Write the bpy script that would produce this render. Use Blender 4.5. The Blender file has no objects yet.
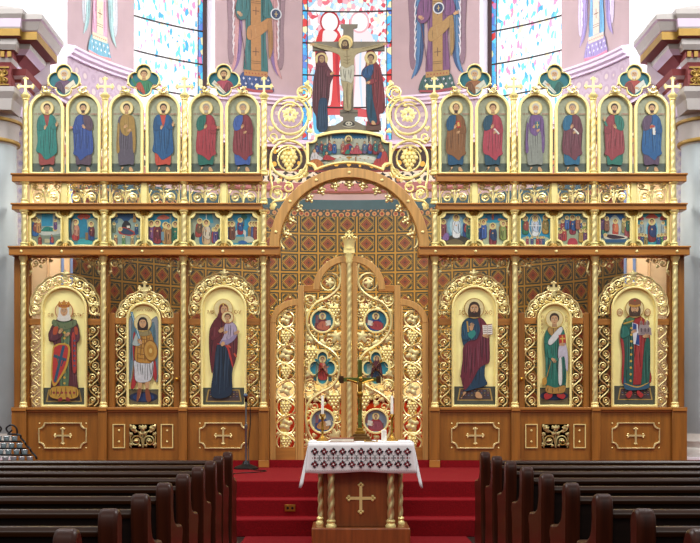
import bpy, bmesh, math, random
from math import sin, cos, pi, sqrt, atan2, radians
random.seed(7)
SC = bpy.context.scene
COL = SC.collection
CAMZ = 1.39
# measuring helpers: size and place of something that stands at distance Y from the camera
def PX(x, Y): return (x - 340) * Y / 1200
def PZ(y, Y): return CAMZ + (400 - y) * Y / 1200
XC = 0.1165                 # middle of the screen and of the apse

# ------------------------------------------------------------------ materials
def lin(h):
    h = h.lstrip('#')
    o = []
    for i in (0, 2, 4):
        c = int(h[i:i+2], 16) / 255
        o.append(c / 12.92 if c <= .04045 else ((c + .055) / 1.055) ** 2.4)
    return (o[0], o[1], o[2], 1)
def shade(h, f):
    h = h.lstrip('#')
    o = []
    for i in (0, 2, 4):
        c = int(h[i:i+2], 16)
        c = c * f if f <= 1 else 255 - (255 - c) * (2 - f)
        o.append(max(0, min(255, int(c))))
    return '%02x%02x%02x' % tuple(o)
_M = {}
def nd(t, typ, **k):
    n = t.nodes.new(typ)
    for a, b in k.items(): setattr(n, a, b)
    return n
def base_mat(name):
    m = bpy.data.materials.new(name); m.use_nodes = True
    t = m.node_tree; b = t.nodes['Principled BSDF']
    return m, t, b
def mat(name, hx, rough=.5, metal=0, var=.12, scale=8, bump=0, coat=0, stretch=None):
    if name in _M: return _M[name]
    m, t, b = base_mat(name)
    tc = nd(t, 'ShaderNodeTexCoord'); n = nd(t, 'ShaderNodeTexNoise')
    n.inputs['Scale'].default_value = scale; n.inputs['Detail'].default_value = 4
    src = tc.outputs['Object']
    if stretch:
        mp = nd(t, 'ShaderNodeMapping'); mp.inputs['Scale'].default_value = stretch
        t.links.new(src, mp.inputs['Vector']); src = mp.outputs['Vector']
    t.links.new(src, n.inputs['Vector'])
    r = nd(t, 'ShaderNodeValToRGB')
    c = lin(hx)
    r.color_ramp.elements[0].position = .3; r.color_ramp.elements[1].position = .7
    r.color_ramp.elements[0].color = tuple(x * (1 - var) for x in c[:3]) + (1,)
    r.color_ramp.elements[1].color = tuple(min(1, x * (1 + var)) for x in c[:3]) + (1,)
    t.links.new(n.outputs['Fac'], r.inputs['Fac']); t.links.new(r.outputs['Color'], b.inputs['Base Color'])
    b.inputs['Roughness'].default_value = rough; b.inputs['Metallic'].default_value = metal
    if coat: b.inputs['Coat Weight'].default_value = coat; b.inputs['Coat Roughness'].default_value = .15
    if bump:
        bp = nd(t, 'ShaderNodeBump'); bp.inputs['Strength'].default_value = bump; bp.inputs['Distance'].default_value = .01
        t.links.new(n.outputs['Fac'], bp.inputs['Height']); t.links.new(bp.outputs['Normal'], b.inputs['Normal'])
    if name in ('pew_wood', 'pew_end_wood', 'pew_rail_wood', 'red_carpet', 'dark_floor'): b.inputs['Specular IOR Level'].default_value = .22
    _M[name] = m
    return m
def paint(hx, rough=.55):
    return mat('paint_' + hx.lstrip('#'), hx, rough, 0, .10, 30)
def glow(hx, s=1.0):
    k = 'glass_%s_%d' % (hx.lstrip('#'), int(s * 100))
    if k in _M: return _M[k]
    m, t, b = base_mat(k)
    b.inputs['Base Color'].default_value = (.02, .02, .02, 1)
    b.inputs['Roughness'].default_value = .2
    b.inputs['Emission Color'].default_value = lin(hx); b.inputs['Emission Strength'].default_value = s
    _M[k] = m
    return m
OAKV = mat('oak_upright', '8e5a1c', .42, 0, .22, 3, .05, .15, (9, 9, .7))
OAKH = mat('oak_lying', 'a86f2c', .42, 0, .22, 3, .05, .15, (.7, 9, 9))
OAKL = mat('oak_pale', 'bf904e', .42, 0, .20, 3, .05, .15, (9, 9, .7))
GOLD = mat('gilding', 'f6e6a6', .38, .75, .10, 14, .12)
GOLDF = mat('gilded_frame', 'f9eaa0', .45, .4, .06, 14)
LEAFG = mat('gold_leaf_ground', 'fff0a4', .5, .15, .07, 6)
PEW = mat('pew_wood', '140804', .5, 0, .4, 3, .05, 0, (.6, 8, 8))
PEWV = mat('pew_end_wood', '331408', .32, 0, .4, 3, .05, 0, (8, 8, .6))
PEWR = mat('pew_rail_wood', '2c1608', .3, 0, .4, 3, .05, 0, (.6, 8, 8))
CARPET = mat('red_carpet', '7c0510', .95, 0, .25, 90, .4)
DARKFLOOR = mat('dark_floor', '2a1812', .6, 0, .3, 5)
PINK = mat('pink_plaster', 'ae979b', .8, 0, .05, 3)
ROSE = mat('rose_plaster', 'a36a6c', .8, 0, .06, 3)
MAROON = mat('maroon_plaster', '7a3434', .7, 0, .1, 5)
LILAC = mat('lilac_moulding', 'd5c4dc', .6, 0, .05, 4)
STONE = mat('grey_stone', 'a3aeb2', .55, 0, .05, 4)
WARMSTONE = mat('grey_cornice', 'aba6a3', .55, 0, .06, 4)
TEAL = mat('teal_band', '3b5660', .7, 0, .1, 5)
PEACH = mat('peach_plaster', 'f2cfa0', .8, 0, .04, 3)
BLUEST = mat('blue_stripe', '7f95c0', .8, 0, .06, 4)
GILTBAND = mat('gilt_band', '94742e', .5, .35, .1, 8)
BLACKM = mat('black_metal', '16161a', .45, .5, .1, 10)
LINEN = mat('white_linen', 'f1f0f2', .85, 0, .02, 40, .1)
BRASS = mat('brass', 'b58b3a', .3, .9, .1, 10)
BRONZE = mat('green_bronze', '6f7a3c', .35, .8, .2, 10)
WAX = mat('candle_wax', 'f6f2e6', .5, 0, .02, 10)
SILVER = mat('silver_rim', 'c9d2d6', .25, .8, .05, 10)
CUPG = mat('votive_glass', '9fb4bb', .08, .2, .15, 10)
STEEL = mat('grey_steel', '7d8288', .35, .7, .1, 10)
WHITEP = mat('white_plaster', 'ece6ee', .8, 0, .03, 3)

# ------------------------------------------------------------------ mesh builder
class MB:
    def __init__(s): s.V = []; s.F = []; s.I = []; s.m = []; s.UV = None
    def mi(s, m):
        if m not in s.m: s.m.append(m)
        return s.m.index(m)
    def add(s, vs, fs, m):
        o = len(s.V); k = s.mi(m)
        s.V += vs
        for f in fs: s.F.append([i + o for i in f]); s.I.append(k)
    def box(s, x0, x1, y0, y1, z0, z1, m):
        x0, x1 = sorted((x0, x1)); y0, y1 = sorted((y0, y1)); z0, z1 = sorted((z0, z1))
        v = [(x, y, z) for x in (x0, x1) for y in (y0, y1) for z in (z0, z1)]
        s.add(v, [(0, 1, 3, 2), (4, 6, 7, 5), (0, 4, 5, 1), (2, 3, 7, 6), (0, 2, 6, 4), (1, 5, 7, 3)], m)
    def prism(s, poly, y0, y1, m):                      # outline in x,z pushed along y
        n = len(poly)
        v = [(x, y0, z) for x, z in poly] + [(x, y1, z) for x, z in poly]
        f = [list(range(n)), list(range(2 * n - 1, n - 1, -1))]
        f += [(i, (i + 1) % n, n + (i + 1) % n, n + i) for i in range(n)]
        s.add(v, f, m)
    def slab(s, poly, z0, z1, m):                       # outline in x,y pushed up
        n = len(poly)
        v = [(x, y, z0) for x, y in poly] + [(x, y, z1) for x, y in poly]
        f = [list(range(n)), list(range(2 * n - 1, n - 1, -1))]
        f += [(i, (i + 1) % n, n + (i + 1) % n, n + i) for i in range(n)]
        s.add(v, f, m)
    def side(s, poly, x0, x1, m):                       # outline in y,z pushed along x
        n = len(poly)
        v = [(x0, y, z) for y, z in poly] + [(x1, y, z) for y, z in poly]
        f = [list(range(n)), list(range(2 * n - 1, n - 1, -1))]
        f += [(i, (i + 1) % n, n + (i + 1) % n, n + i) for i in range(n)]
        s.add(v, f, m)
    def ring(s, outer, inner, y0, y1, m):               # frame between two outlines
        n = len(outer)
        v = [(x, y0, z) for x, z in outer] + [(x, y0, z) for x, z in inner] + [(x, y1, z) for x, z in outer] + [(x, y1, z) for x, z in inner]
        f = []
        for i in range(n):
            j = (i + 1) % n
            f += [(i, j, n + j, n + i), (2*n + i, 3*n + i, 3*n + j, 2*n + j), (i, 2*n + i, 2*n + j, j), (n + i, n + j, 3*n + j, 3*n + i)]
        s.add(v, f, m)
    def tube(s, path, r, m, n=6, closed=False, r1=None, flat=1.0):
        P = [tuple(p) for p in path]; L = len(P)
        vs = []
        for i, p in enumerate(P):
            a = P[(i - 1) % L] if (closed or i > 0) else P[i]
            b = P[(i + 1) % L] if (closed or i < L - 1) else P[i]
            t = [b[k] - a[k] for k in range(3)]
            l = sqrt(sum(q * q for q in t)) or 1
            t = [q / l for q in t]
            up = (0, 1, 0) if abs(t[1]) < .9 else (1, 0, 0)
            u = (t[1]*up[2]-t[2]*up[1], t[2]*up[0]-t[0]*up[2], t[0]*up[1]-t[1]*up[0])
            l = sqrt(sum(q * q for q in u)) or 1
            u = [q / l for q in u]
            w = (u[1]*t[2]-u[2]*t[1], u[2]*t[0]-u[0]*t[2], u[0]*t[1]-u[1]*t[0])
            rr = r if r1 is None else r + (r1 - r) * i / max(1, L - 1)
            for k in range(n):
                c, q = cos(2*pi*k/n + pi/n) * rr, sin(2*pi*k/n + pi/n) * rr * flat
                vs.append((p[0] + u[0]*c + w[0]*q, p[1] + u[1]*c + w[1]*q, p[2] + u[2]*c + w[2]*q))
        fs = []
        for i in range(L if closed else L - 1):
            j = (i + 1) % L
            for k in range(n):
                fs.append((i*n + k, i*n + (k+1) % n, j*n + (k+1) % n, j*n + k))
        if not closed:
            fs.append(list(range(n))); fs.append(list(range(L*n - 1, (L-1)*n - 1, -1)))
        s.add(vs, fs, m)
    def lathe(s, prof, cx, cy, m, n=20):
        vs = []; fs = []
        for r, z in prof:
            for k in range(n): vs.append((cx + r*cos(2*pi*k/n), cy + r*sin(2*pi*k/n), z))
        for i in range(len(prof) - 1):
            for k in range(n):
                fs.append((i*n + k, i*n + (k+1) % n, (i+1)*n + (k+1) % n, (i+1)*n + k))
        fs.append(list(range(n))); fs.append(list(range((len(prof)-1)*n, len(prof)*n)))
        s.add(vs, fs, m)
    def twist(s, cx, cy, z0, z1, r, m, pitch=.16, starts=2, depth=.2, n=12, step=.014):
        N = max(4, int((z1 - z0) / step)); vs = []; fs = []
        for i in range(N + 1):
            z = z0 + (z1 - z0) * i / N
            for k in range(n):
                a = 2*pi*k/n
                rr = r * (1 + depth * (abs(sin((starts * a - 2*pi*z/pitch) / 2 * 1.0)) - .6))
                vs.append((cx + rr*cos(a), cy + rr*sin(a), z))
        for i in range(N):
            for k in range(n): fs.append((i*n+k, i*n+(k+1) % n, (i+1)*n+(k+1) % n, (i+1)*n+k))
        fs.append(list(range(n))); fs.append(list(range(N*n, N*n+n)))
        s.add(vs, fs, m)
    def ball(s, c, r, m, n=8, h=5, sc=(1, 1, 1)):
        vs = [(c[0], c[1], c[2] - r*sc[2])]; fs = []
        for i in range(1, h):
            a = -pi/2 + pi*i/h
            for k in range(n):
                vs.append((c[0] + r*sc[0]*cos(a)*cos(2*pi*k/n), c[1] + r*sc[1]*cos(a)*sin(2*pi*k/n), c[2] + r*sc[2]*sin(a)))
        vs.append((c[0], c[1], c[2] + r*sc[2])); T = len(vs) - 1
        for k in range(n):
            fs.append((0, 1 + (k+1) % n, 1 + k)); fs.append((T, T - n + k, T - n + (k+1) % n))
            for i in range(h - 2):
                fs.append((1 + i*n + k, 1 + i*n + (k+1) % n, 1 + (i+1)*n + (k+1) % n, 1 + (i+1)*n + k))
        s.add(vs, fs, m)
    def leaf(s, cx, y, cz, r, ang, m, lobes=5, th=.012, deep=.5):
        n = lobes * 4; f = []; vs = []
        for k in range(n):
            a = 2*pi*k/n
            q = .62 + deep*.76*(abs(cos(a * lobes / 2)) - .5)
            q *= (1.15 if cos(a) > 0 else .9)
            vs.append((cx + r*q*cos(a + ang), y, cz + r*q*sin(a + ang)))
        vs.append((cx, y - th, cz)); vs.append((cx, y + th, cz))
        for k in range(n): f += [(k, (k+1) % n, n), ((k+1) % n, k, n+1)]
        s.add(vs, f, m)
    def spiral(s, cx, y, cz, r, a0, d, m, turns=1.3, tr=.011, rin=.38, leafy=True, n=None):
        n = n or int(14 * turns) + 3; p = []
        for i in range(n):
            t = i / (n - 1); a = a0 + d * 2*pi*turns*t; q = r * (1 - (1 - rin) * t)
            p.append((cx + q*cos(a), y - .01*t, cz + q*sin(a)))
        s.tube(p, tr, m, 5, r1=tr*.75)
        if leafy: s.leaf(cx, y - .014, cz, r*.52, a0, m)
        else: s.ball((cx + r*rin*cos(a), y - .012, cz + r*rin*sin(a)), tr*1.7, m, 6, 4)
    def grape(s, cx, y, cz, r, m):
        q = r * .27
        for row, cnt in enumerate((3, 4, 3, 2, 1)):
            for i in range(cnt):
                s.ball((cx + (i - (cnt-1)/2)*q*1.55, y - .008 - .006*((i+row) % 2), cz + r*.55 - row*q*1.35), q, m, 6, 4)
        s.leaf(cx - r*.35, y, cz + r*.75, r*.5, 2.4, m); s.leaf(cx + r*.35, y, cz + r*.75, r*.5, .7, m)
    def build(s, name, parent=None, loc=None, bevel=0, smooth=40, recalc=True):
        L = wl(parent) if parent else (loc or (0, 0, 0))
        me = bpy.data.meshes.new(name)
        me.from_pydata([(v[0]-L[0], v[1]-L[1], v[2]-L[2]) for v in s.V], [], s.F)
        for m in s.m: me.materials.append(m)
        me.polygons.foreach_set('material_index', s.I)
        if s.UV:
            uv = me.uv_layers.new(name='UVMap')
            for l in me.loops: uv.data[l.index].uv = s.UV[l.vertex_index]
        if recalc:
            b = bmesh.new(); b.from_mesh(me); bmesh.ops.recalc_face_normals(b, faces=b.faces); b.to_mesh(me); b.free()
        if smooth:
            me.polygons.foreach_set('use_smooth', [True]*len(me.polygons)); me.set_sharp_from_angle(angle=radians(smooth))
        me.update()
        o = bpy.data.objects.new(name, me); COL.objects.link(o)
        if parent: o.parent = parent
        elif loc: o.location = loc
        if bevel:
            bv = o.modifiers.new('bevel', 'BEVEL'); bv.width = bevel; bv.segments = 2; bv.limit_method = 'ANGLE'
        return o
def wl(o):
    x = y = z = 0
    while o is not None:
        x += o.location.x; y += o.location.y; z += o.location.z; o = o.parent
    return (x, y, z)
def tag(o, label, cat, group=None):
    o['label'] = label; o['category'] = cat
    if group: o['group'] = group
    return o
def thing(name, label, cat, loc, group=None):
    o = bpy.data.objects.new(name, None); COL.objects.link(o); o.location = loc
    o.empty_display_size = .1
    return tag(o, label, cat, group)
def struct(o): o['kind'] = 'structure'; return o
def dup(o, loc, label, group=None):
    def cp(a, par):
        c = a.copy(); COL.objects.link(c)
        if par: c.parent = par
        for ch in list(a.children): cp(ch, c)
        return c
    r = cp(o, None); r.location = loc; r['label'] = label
    if group: r['group'] = group
    return r
ORD = ['first', 'second', 'third', 'fourth', 'fifth', 'sixth', 'seventh', 'eighth', 'ninth', 'tenth', 'eleventh', 'twelfth']

# outlines ---------------------------------------------------------------
def arch_out(cx, z0, z1, hw, n=20):
    p = [(cx - hw, z0), (cx + hw, z0)]
    zs = z1 - hw
    for i in range(n + 1):
        a = pi * i / n
        p.append((cx + hw*cos(a), zs + hw*sin(a)))
    return p
def notch_out(cx, cz, hw, hh, r, n=5):
    p = []
    for sx, sz, a0 in ((1, 1, pi), (-1, 1, 1.5*pi), (-1, -1, 0), (1, -1, .5*pi)):
        X, Z = cx + sx*hw, cz + sz*hh
        q = []
        for i in range(n + 1):
            a = a0 + (pi/2) * i / n
            q.append((X + r*cos(a), Z + r*sin(a)))
        # order so that the outline runs anticlockwise
        if (sx, sz) in ((1, 1), (-1, -1), (-1, 1), (1, -1)): q = q[::-1]
        p += q
    return p
def quat_out(cx, cz, R, n=48, d=.52, a=.5, tall=1.0):
    p = []
    for i in range(n):
        t = 2*pi*i/n; best = 0
        for k in range(4):
            ph = t - k*pi/2
            if cos(ph) > 0 and abs(d*sin(ph)) <= a:
                best = max(best, d*cos(ph) + sqrt(a*a - (d*sin(ph))**2))
        p.append((cx + R*best*cos(t), cz + R*best*sin(t)*tall))
    return p
def circ_out(cx, cz, r, n=28): return [(cx + r*cos(2*pi*i/n), cz + r*sin(2*pi*i/n)) for i in range(n)]
def crom(pts, k=5, closed=True):
    n = len(pts); o = []
    for i in range(n if closed else n - 1):
        g = (lambda j: pts[j % n]) if closed else (lambda j: pts[max(0, min(n-1, j))])
        a, b, c, d = g(i-1), g(i), g(i+1), g(i+2)
        for q in range(k):
            t = q / k
            o.append(tuple(.5*((2*b[e]) + (-a[e]+c[e])*t + (2*a[e]-5*b[e]+4*c[e]-d[e])*t*t + (-a[e]+3*b[e]-3*c[e]+d[e])*t**3) for e in range(len(b))))
    if not closed: o.append(tuple(pts[-1]))
    return o
def inside(p, poly):
    c = False; n = len(poly)
    for i in range(n):
        a, b = poly[i], poly[(i+1) % n]
        if (a[1] > p[1]) != (b[1] > p[1]) and p[0] < (b[0]-a[0])*(p[1]-a[1])/(b[1]-a[1]) + a[0]: c = not c
    return c

# ------------------------------------------------------------------ paintings: flat coloured shapes, v runs DOWN
class Pic:
    def __init__(s, glows=0): s.S = []; s.glows = glows
    def poly(s, pts, c): s.S.append((list(pts), c))
    def rect(s, x0, y0, x1, y1, c): s.poly([(x0, y0), (x1, y0), (x1, y1), (x0, y1)], c)
    def blob(s, pts, c, k=4): q = crom(pts, k); s.poly(q, c); return q
    def ell(s, x, y, rx, ry, c, n=18, rot=0):
        s.poly([(x + rx*cos(2*pi*i/n)*cos(rot) - ry*sin(2*pi*i/n)*sin(rot), y + rx*cos(2*pi*i/n)*sin(rot) + ry*sin(2*pi*i/n)*cos(rot)) for i in range(n)], c)
    def line(s, pts, w, c, k=4, taper=True):
        q = crom(pts, k, False) if len(pts) > 2 else pts
        n = len(q); A = []; B = []
        for i in range(n):
            a = q[max(0, i-1)]; b = q[min(n-1, i+1)]
            dx, dy = b[0]-a[0], b[1]-a[1]; l = sqrt(dx*dx + dy*dy) or 1
            ww = w/2 * ((.35 + .65*sin(pi*(i+.5)/n)) if taper and n > 2 else 1)
            A.append((q[i][0] - dy/l*ww, q[i][1] + dx/l*ww)); B.append((q[i][0] + dy/l*ww, q[i][1] - dx/l*ww))
        s.poly(A + B[::-1], c)
    def robe(s, pts, c, folds=5, w=3, seed=0, k=4, lit=1.13, dk=.58):
        q = crom(pts, k); s.poly(q, shade(c, .55))
        gx = sum(p[0] for p in q)/len(q); gy = sum(p[1] for p in q)/len(q)
        sx_ = max(p[0] for p in q)-min(p[0] for p in q); sy_ = max(p[1] for p in q)-min(p[1] for p in q)
        ex, ey = 1 - w*.8/max(sx_, w*3), 1 - w*.8/max(sy_, w*3)
        s.poly([(gx+(p[0]-gx)*ex, gy+(p[1]-gy)*ey) for p in q], c)
        rnd = random.Random(seed + int(pts[0][0]*7 + pts[0][1]))
        xs = [p[0] for p in q]; ys = [p[1] for p in q]
        x0, x1, y0, y1 = min(xs), max(xs), min(ys), max(ys)
        for i in range(folds):
            for col, off in ((shade(c, dk), 0), (shade(c, lit), w*1.3)):
                x = x0 + (x1-x0)*(i + .3 + .4*rnd.random())/folds + off
                ya = y0 + (y1-y0)*(.05 + .3*rnd.random()); yb = y1 - (y1-y0)*(.03 + .3*rnd.random())
                dx = (rnd.random()-.5)*(x1-x0)*.22
                pts2 = [(x + dx*t*t, ya + (yb-ya)*t) for t in (0, .25, .5, .75, 1)]
                pts2 = [p for p in pts2 if inside((p[0]-w, p[1]), q) and inside((p[0]+w, p[1]), q)]
                if len(pts2) > 2: s.line(pts2, w, col)
        return q
    def text(s, x, y, body, size, c):
        cu = bpy.data.curves.new('lettering', 'FONT'); cu.body = body; cu.size = size; cu.resolution_u = 2
        o = bpy.data.objects.new('lettering', cu); COL.objects.link(o)
        me = o.to_mesh()
        for f in me.polygons:
            s.poly([(x + me.vertices[i].co.x, y - me.vertices[i].co.y) for i in f.vertices], c)
        o.to_mesh_clear(); bpy.data.objects.remove(o); bpy.data.curves.remove(cu)
    def mb(s, fn, step=.0001, cut=None):
        M = MB()
        for l, (pts, c) in enumerate(s.S):
            mt = glow(c, s.glows) if s.glows else paint(c)
            if cut:
                b = bmesh.new(); b.faces.new([b.verts.new((p[0], p[1], 0)) for p in pts])
                bmesh.ops.triangulate(b, faces=b.faces)
                xs = [p[0] for p in pts]; k = math.ceil(min(xs)/cut)
                while k*cut < max(xs):
                    bmesh.ops.bisect_plane(b, geom=b.verts[:]+b.edges[:]+b.faces[:], plane_co=(k*cut, 0, 0), plane_no=(1, 0, 0)); k += 1
                b.verts.ensure_lookup_table(); b.verts.index_update()
                M.add([fn(v.co.x, v.co.y, l*step) for v in b.verts], [[v.index for v in f.verts] for f in b.faces], mt)
                b.free()
            else:
                M.add([fn(p[0], p[1], l*step) for p in pts], [list(range(len(pts)))], mt)
        return M
    def put(s, name, parent, X0, Z0, u0, v0, unit, Y, step=.0001):
        s.S = [(p, shade(c, .87)) for p, c in s.S]
        M = s.mb(lambda u, v, l: (X0 + (u-u0)*unit, Y - .001 - l, Z0 - (v-v0)*unit), step)
        return M.build(name, parent, smooth=0, recalc=False)
SKIN = 'd4a677'; SKIND = '8a5a38'
def head(P, x, y, r, hair='4a2f20', beard=None, halo='f3e3a0', rim='d8b860', look=0, long=False, bald=False, veil=None, skin=SKIN, blen=1.0):
    # r = half the width of the face; y = centre of the face
    if halo:
        P.ell(x, y - r*.1, r*2.35, r*2.35, rim, 26); P.ell(x, y - r*.1, r*2.15, r*2.15, halo, 26)
    P.poly([(x - r*.5, y + r*.6), (x + r*.5, y + r*.6), (x + r*.7, y + r*2), (x - r*.7, y + r*2)], shade(skin, .85))
    if veil:
        P.blob([(x, y - r*1.75), (x + r*1.2, y - r*1.1), (x + r*1.35, y + r*.5), (x + r*1.7, y + r*2.1), (x, y + r*2.6), (x - r*1.7, y + r*2.1), (x - r*1.35, y + r*.5), (x - r*1.2, y - r*1.1)], veil)
    else:
        P.ell(x, y - r*.35, r*1.25, r*1.3, hair)
        if long: P.blob([(x - r*1.2, y - r*.4), (x + r*1.2, y - r*.4), (x + r*1.35, y + r*1.6), (x + r*.7, y + r*1.9), (x - r*.7, y + r*1.9), (x - r*1.35, y + r*1.6)], hair)
    P.ell(x + look*r*.15, y, r*.92, r*1.25, skin)
    if bald: P.ell(x, y - r*.8, r*.8, r*.55, skin)
    elif not veil: P.blob([(x - r, y - r*.2), (x - r*.9, y - r*1.2), (x, y - r*1.5), (x + r*.9, y - r*1.2), (x + r, y - r*.2), (x + r*.6, y - r*.8), (x, y - r*.95), (x - r*.6, y - r*.8)], hair)
    if beard:
        P.blob([(x - r*.9, y + r*.4), (x - r*.62, y + r*.8), (x - r*.25, y + r*.58), (x, y + r*.66), (x + r*.25, y + r*.58), (x + r*.62, y + r*.8), (x + r*.9, y + r*.4), (x + r*.6, y + r*1.2), (x, y + r*(1.2 + .45*blen)), (x - r*.6, y + r*1.2)], beard)
        P.line([(x - r*.22, y + r*.86), (x, y + r*.84), (x + r*.22, y + r*.86)], r*.14, 'b0705c')
    else:
        P.line([(x - r*.25, y + r*.75), (x, y + r*.8), (x + r*.25, y + r*.75)], r*.14, '8a4a3a')
    for sx in (-1, 1):
        ex = x + look*r*.2 + sx*r*.38
        P.ell(ex, y - r*.05, r*.2, r*.1, 'f0e6d4', 8); P.ell(ex, y - r*.05, r*.1, r*.11, '20140e', 8)
        P.line([(ex - r*.25, y - r*.28), (ex, y - r*.38), (ex + r*.25, y - r*.28)], r*.13, '3a2418')
    P.line([(x + look*r*.2, y - r*.2), (x + look*r*.3 + r*.08, y + r*.3), (x + look*r*.2 - r*.1, y + r*.38)], r*.12, shade(skin, .65))
def hand(P, x, y, s, ang, skin=SKIN):
    c, q = cos(ang), sin(ang)
    P.ell(x, y, s*.9, s*.65, skin, 10, ang)
    for i, d in enumerate((-.45, -.15, .15, .42)):
        L = s*(1.7, 1.95, 1.9, 1.55)[i]
        P.line([(x - q*d*s, y + c*d*s), (x + c*L - q*d*s*1.5, y + q*L + c*d*s*1.5)], s*.26, shade(skin, 1.0 if i % 2 else .92))
    P.line([(x + q*s*.3, y - c*s*.3), (x + c*s*.6 + q*s*.95, y + q*s*.6 - c*s*.95)], s*.3, skin)
def foot(P, x, y, s, d, col=SKIN):
    P.blob([(x - s*.35, y - s*.9), (x + s*.35, y - s*.9), (x + d*s*.6 + s*.3, y - s*.1), (x + d*s*.9, y + s*.35), (x + d*s*.3 - s*.3, y + s*.35), (x - s*.45, y)], col)
def saint(P, inner, outer, style='wrap', m=1, hair='4a2f20', beard=None, arm=None, item=None, bald=False, seed=0, look=0, blen=1.0, H=355):
    k = H/355
    Q = lambda L: [(x*m*k, -y*k) for x, y in L]
    for x, d in ((-22, -1), (24, 1)): foot(P, x*k, -7*k, 17*k, d)
    hx = 2*m
    P.robe(Q([(-22, 296), (-42, 285), (-50, 250), (-44, 200), (-48, 120), (-44, 40), (-15, 34), (15, 38), (44, 40), (46, 120), (46, 200), (50, 250), (42, 285), (20, 296)]), inner, 7, 3*k, seed)
    if style == 'wrap':
        P.robe(Q([(4, 300), (38, 291), (55, 258), (60, 200), (56, 120), (60, 92), (35, 78), (18, 58), (-18, 82), (-52, 96), (-58, 135), (-52, 195), (-46, 222), (-20, 226), (0, 262)]), outer, 7, 3.4*k, seed)
        P.line(Q([(6, 296), (2, 255), (-22, 224), (-48, 218)]), 4*k, shade(outer, .6))
        P.robe(Q([(-30, 288), (-46, 280), (-56, 245), (-44, 214), (-14, 222), (-8, 236), (-26, 246)]), inner, 2, 3*k, seed+1)
        hand(P, -4*m*k, -232*k, 9*k, -.9 if m > 0 else -2.2)
        P.robe(Q([(40, 288), (57, 250), (62, 205), (44, 196), (22, 206), (24, 220), (36, 232)]), shade(outer, .92), 2, 3*k, seed+2)
        if arm == 'out': P.robe(Q([(36, 250), (64, 236), (66, 224), (30, 214)]), outer, 1, 3*k); hand(P, 70*m*k, -231*k, 9*k, 0 if m > 0 else pi)
        elif arm == 'up': P.line(Q([(46, 238), (58, 262)]), 12*k, inner); hand(P, 60*m*k, -272*k, 9*k, -1.57)
        else: hand(P, 18*m*k, -208*k, 8*k, 2.6 if m > 0 else .5)
    elif style == 'both':
        P.robe(Q([(-20, 298), (-46, 287), (-58, 245), (-54, 160), (-62, 108), (-34, 92), (-8, 62), (20, 70), (48, 88), (62, 112), (55, 200), (58, 250), (46, 287), (20, 298), (10, 258), (2, 236), (-8, 258)]), outer, 8, 3.4*k, seed)
        P.robe(Q([(-40, 285), (-58, 245), (-52, 215), (-20, 218), (-14, 236), (-34, 250)]), shade(outer, .9), 2, 3*k)
        P.robe(Q([(40, 285), (58, 245), (54, 220), (26, 222), (22, 238), (36, 250)]), shade(outer, .9), 2, 3*k)
        hand(P, -10*m*k, -228*k, 9*k, -1.2)
        hand(P, (58 if arm else 22)*m*k, -(244 if arm else 232)*k, 9*k, -1.3)
    else:
        P.robe(Q([(-50, 252), (-38, 240), (-42, 160), (-38, 108), (-54, 96), (-58, 150)]), outer, 2, 3*k, seed)
        P.robe(Q([(-16, 298), (18, 298), (42, 287), (52, 245), (56, 150), (50, 98), (40, 108), (38, 170), (30, 212), (4, 186), (-28, 204), (-38, 250), (-30, 285)]), outer, 5, 3.4*k, seed)
        hand(P, -8*m*k, -234*k, 9*k, -.6); hand(P, 20*m*k, -218*k, 8*k, 2.6)
    if item == 'book':
        P.poly([(x*m*k, -y*k) for x, y in ((2, 262), (24, 268), (30, 232), (8, 226))], 'b53a30'); P.poly([(x*m*k, -y*k) for x, y in ((8, 256), (20, 259), (24, 240), (12, 236))], 'dcb860')
    elif item == 'bluebook':
        P.poly([(x*m*k, -y*k) for x, y in ((0, 262), (24, 262), (24, 226), (0, 226))], '2a6a80'); P.line([(x*m*k, -y*k) for x, y in ((12, 260), (12, 228))], 4*k, 'e0c060'); P.line([(x*m*k, -y*k) for x, y in ((3, 244), (22, 244))], 4*k, 'e0c060')
    elif item == 'scroll':
        P.line([(x*m*k, -y*k) for x, y in ((10, 224), (38, 196))], 10*k, 'e6e2d2'); P.line([(x*m*k, -y*k) for x, y in ((10, 220), (36, 194))], 2*k, '9a9684')
    elif item == 'whitebook':
        P.poly([(x*m*k, -y*k) for x, y in ((4, 236), (20, 236), (22, 192), (8, 192))], 'dfe2de'); P.poly([(x*m*k, -y*k) for x, y in ((-10, 242), (18, 242), (18, 230), (-10, 230))], 'b04a3a')
    head(P, hx*k, -332*k, 15.5*k, hair, beard, look=look, bald=bald, blen=blen)
# ================================================================== THE SETTING
PLAT = .54; SANCT = .63
YA, RA = 15.5, 4.07                        # centre line and radius of the apse
def apse(th, r, z): return (XC + r*sin(th), YA + r*cos(th), z)
D = radians
# floors
b = MB(); b.box(-9, 9, -3, 12.15, -.1, 0, DARKFLOOR); struct(b.build('floor'))
b = MB(); b.box(-.955, 1.275, -2.5, 12.14, .002, .012, CARPET); struct(b.build('trim_1'))
b = MB()
for y, z in ((12.15, .18), (12.4, .36), (12.6, .54)): b.box(-9, 9, y, 15.12, z-.18 if z > .2 else 0, z, CARPET)
b2 = MB()
b2.side([(12.15, 0), (12.15, .18), (12.42, .18), (12.42, .36), (12.62, .36), (12.62, .54), (15.12, .54), (15.12, 0)], -9, 9, CARPET)
struct(b2.build('floor_platform', bevel=.012))
b = MB(); b.slab([(-4.6, 15.13), (4.8, 15.13), (4.8, 16.1), (4.1, 16.4)] + [apse(D(t), RA+.5, 0)[:2] for t in range(75, -76, -6)] + [(-3.9, 16.4), (-4.6, 16.1)], 0, SANCT, CARPET)
struct(b.build('floor_sanctuary'))

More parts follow.
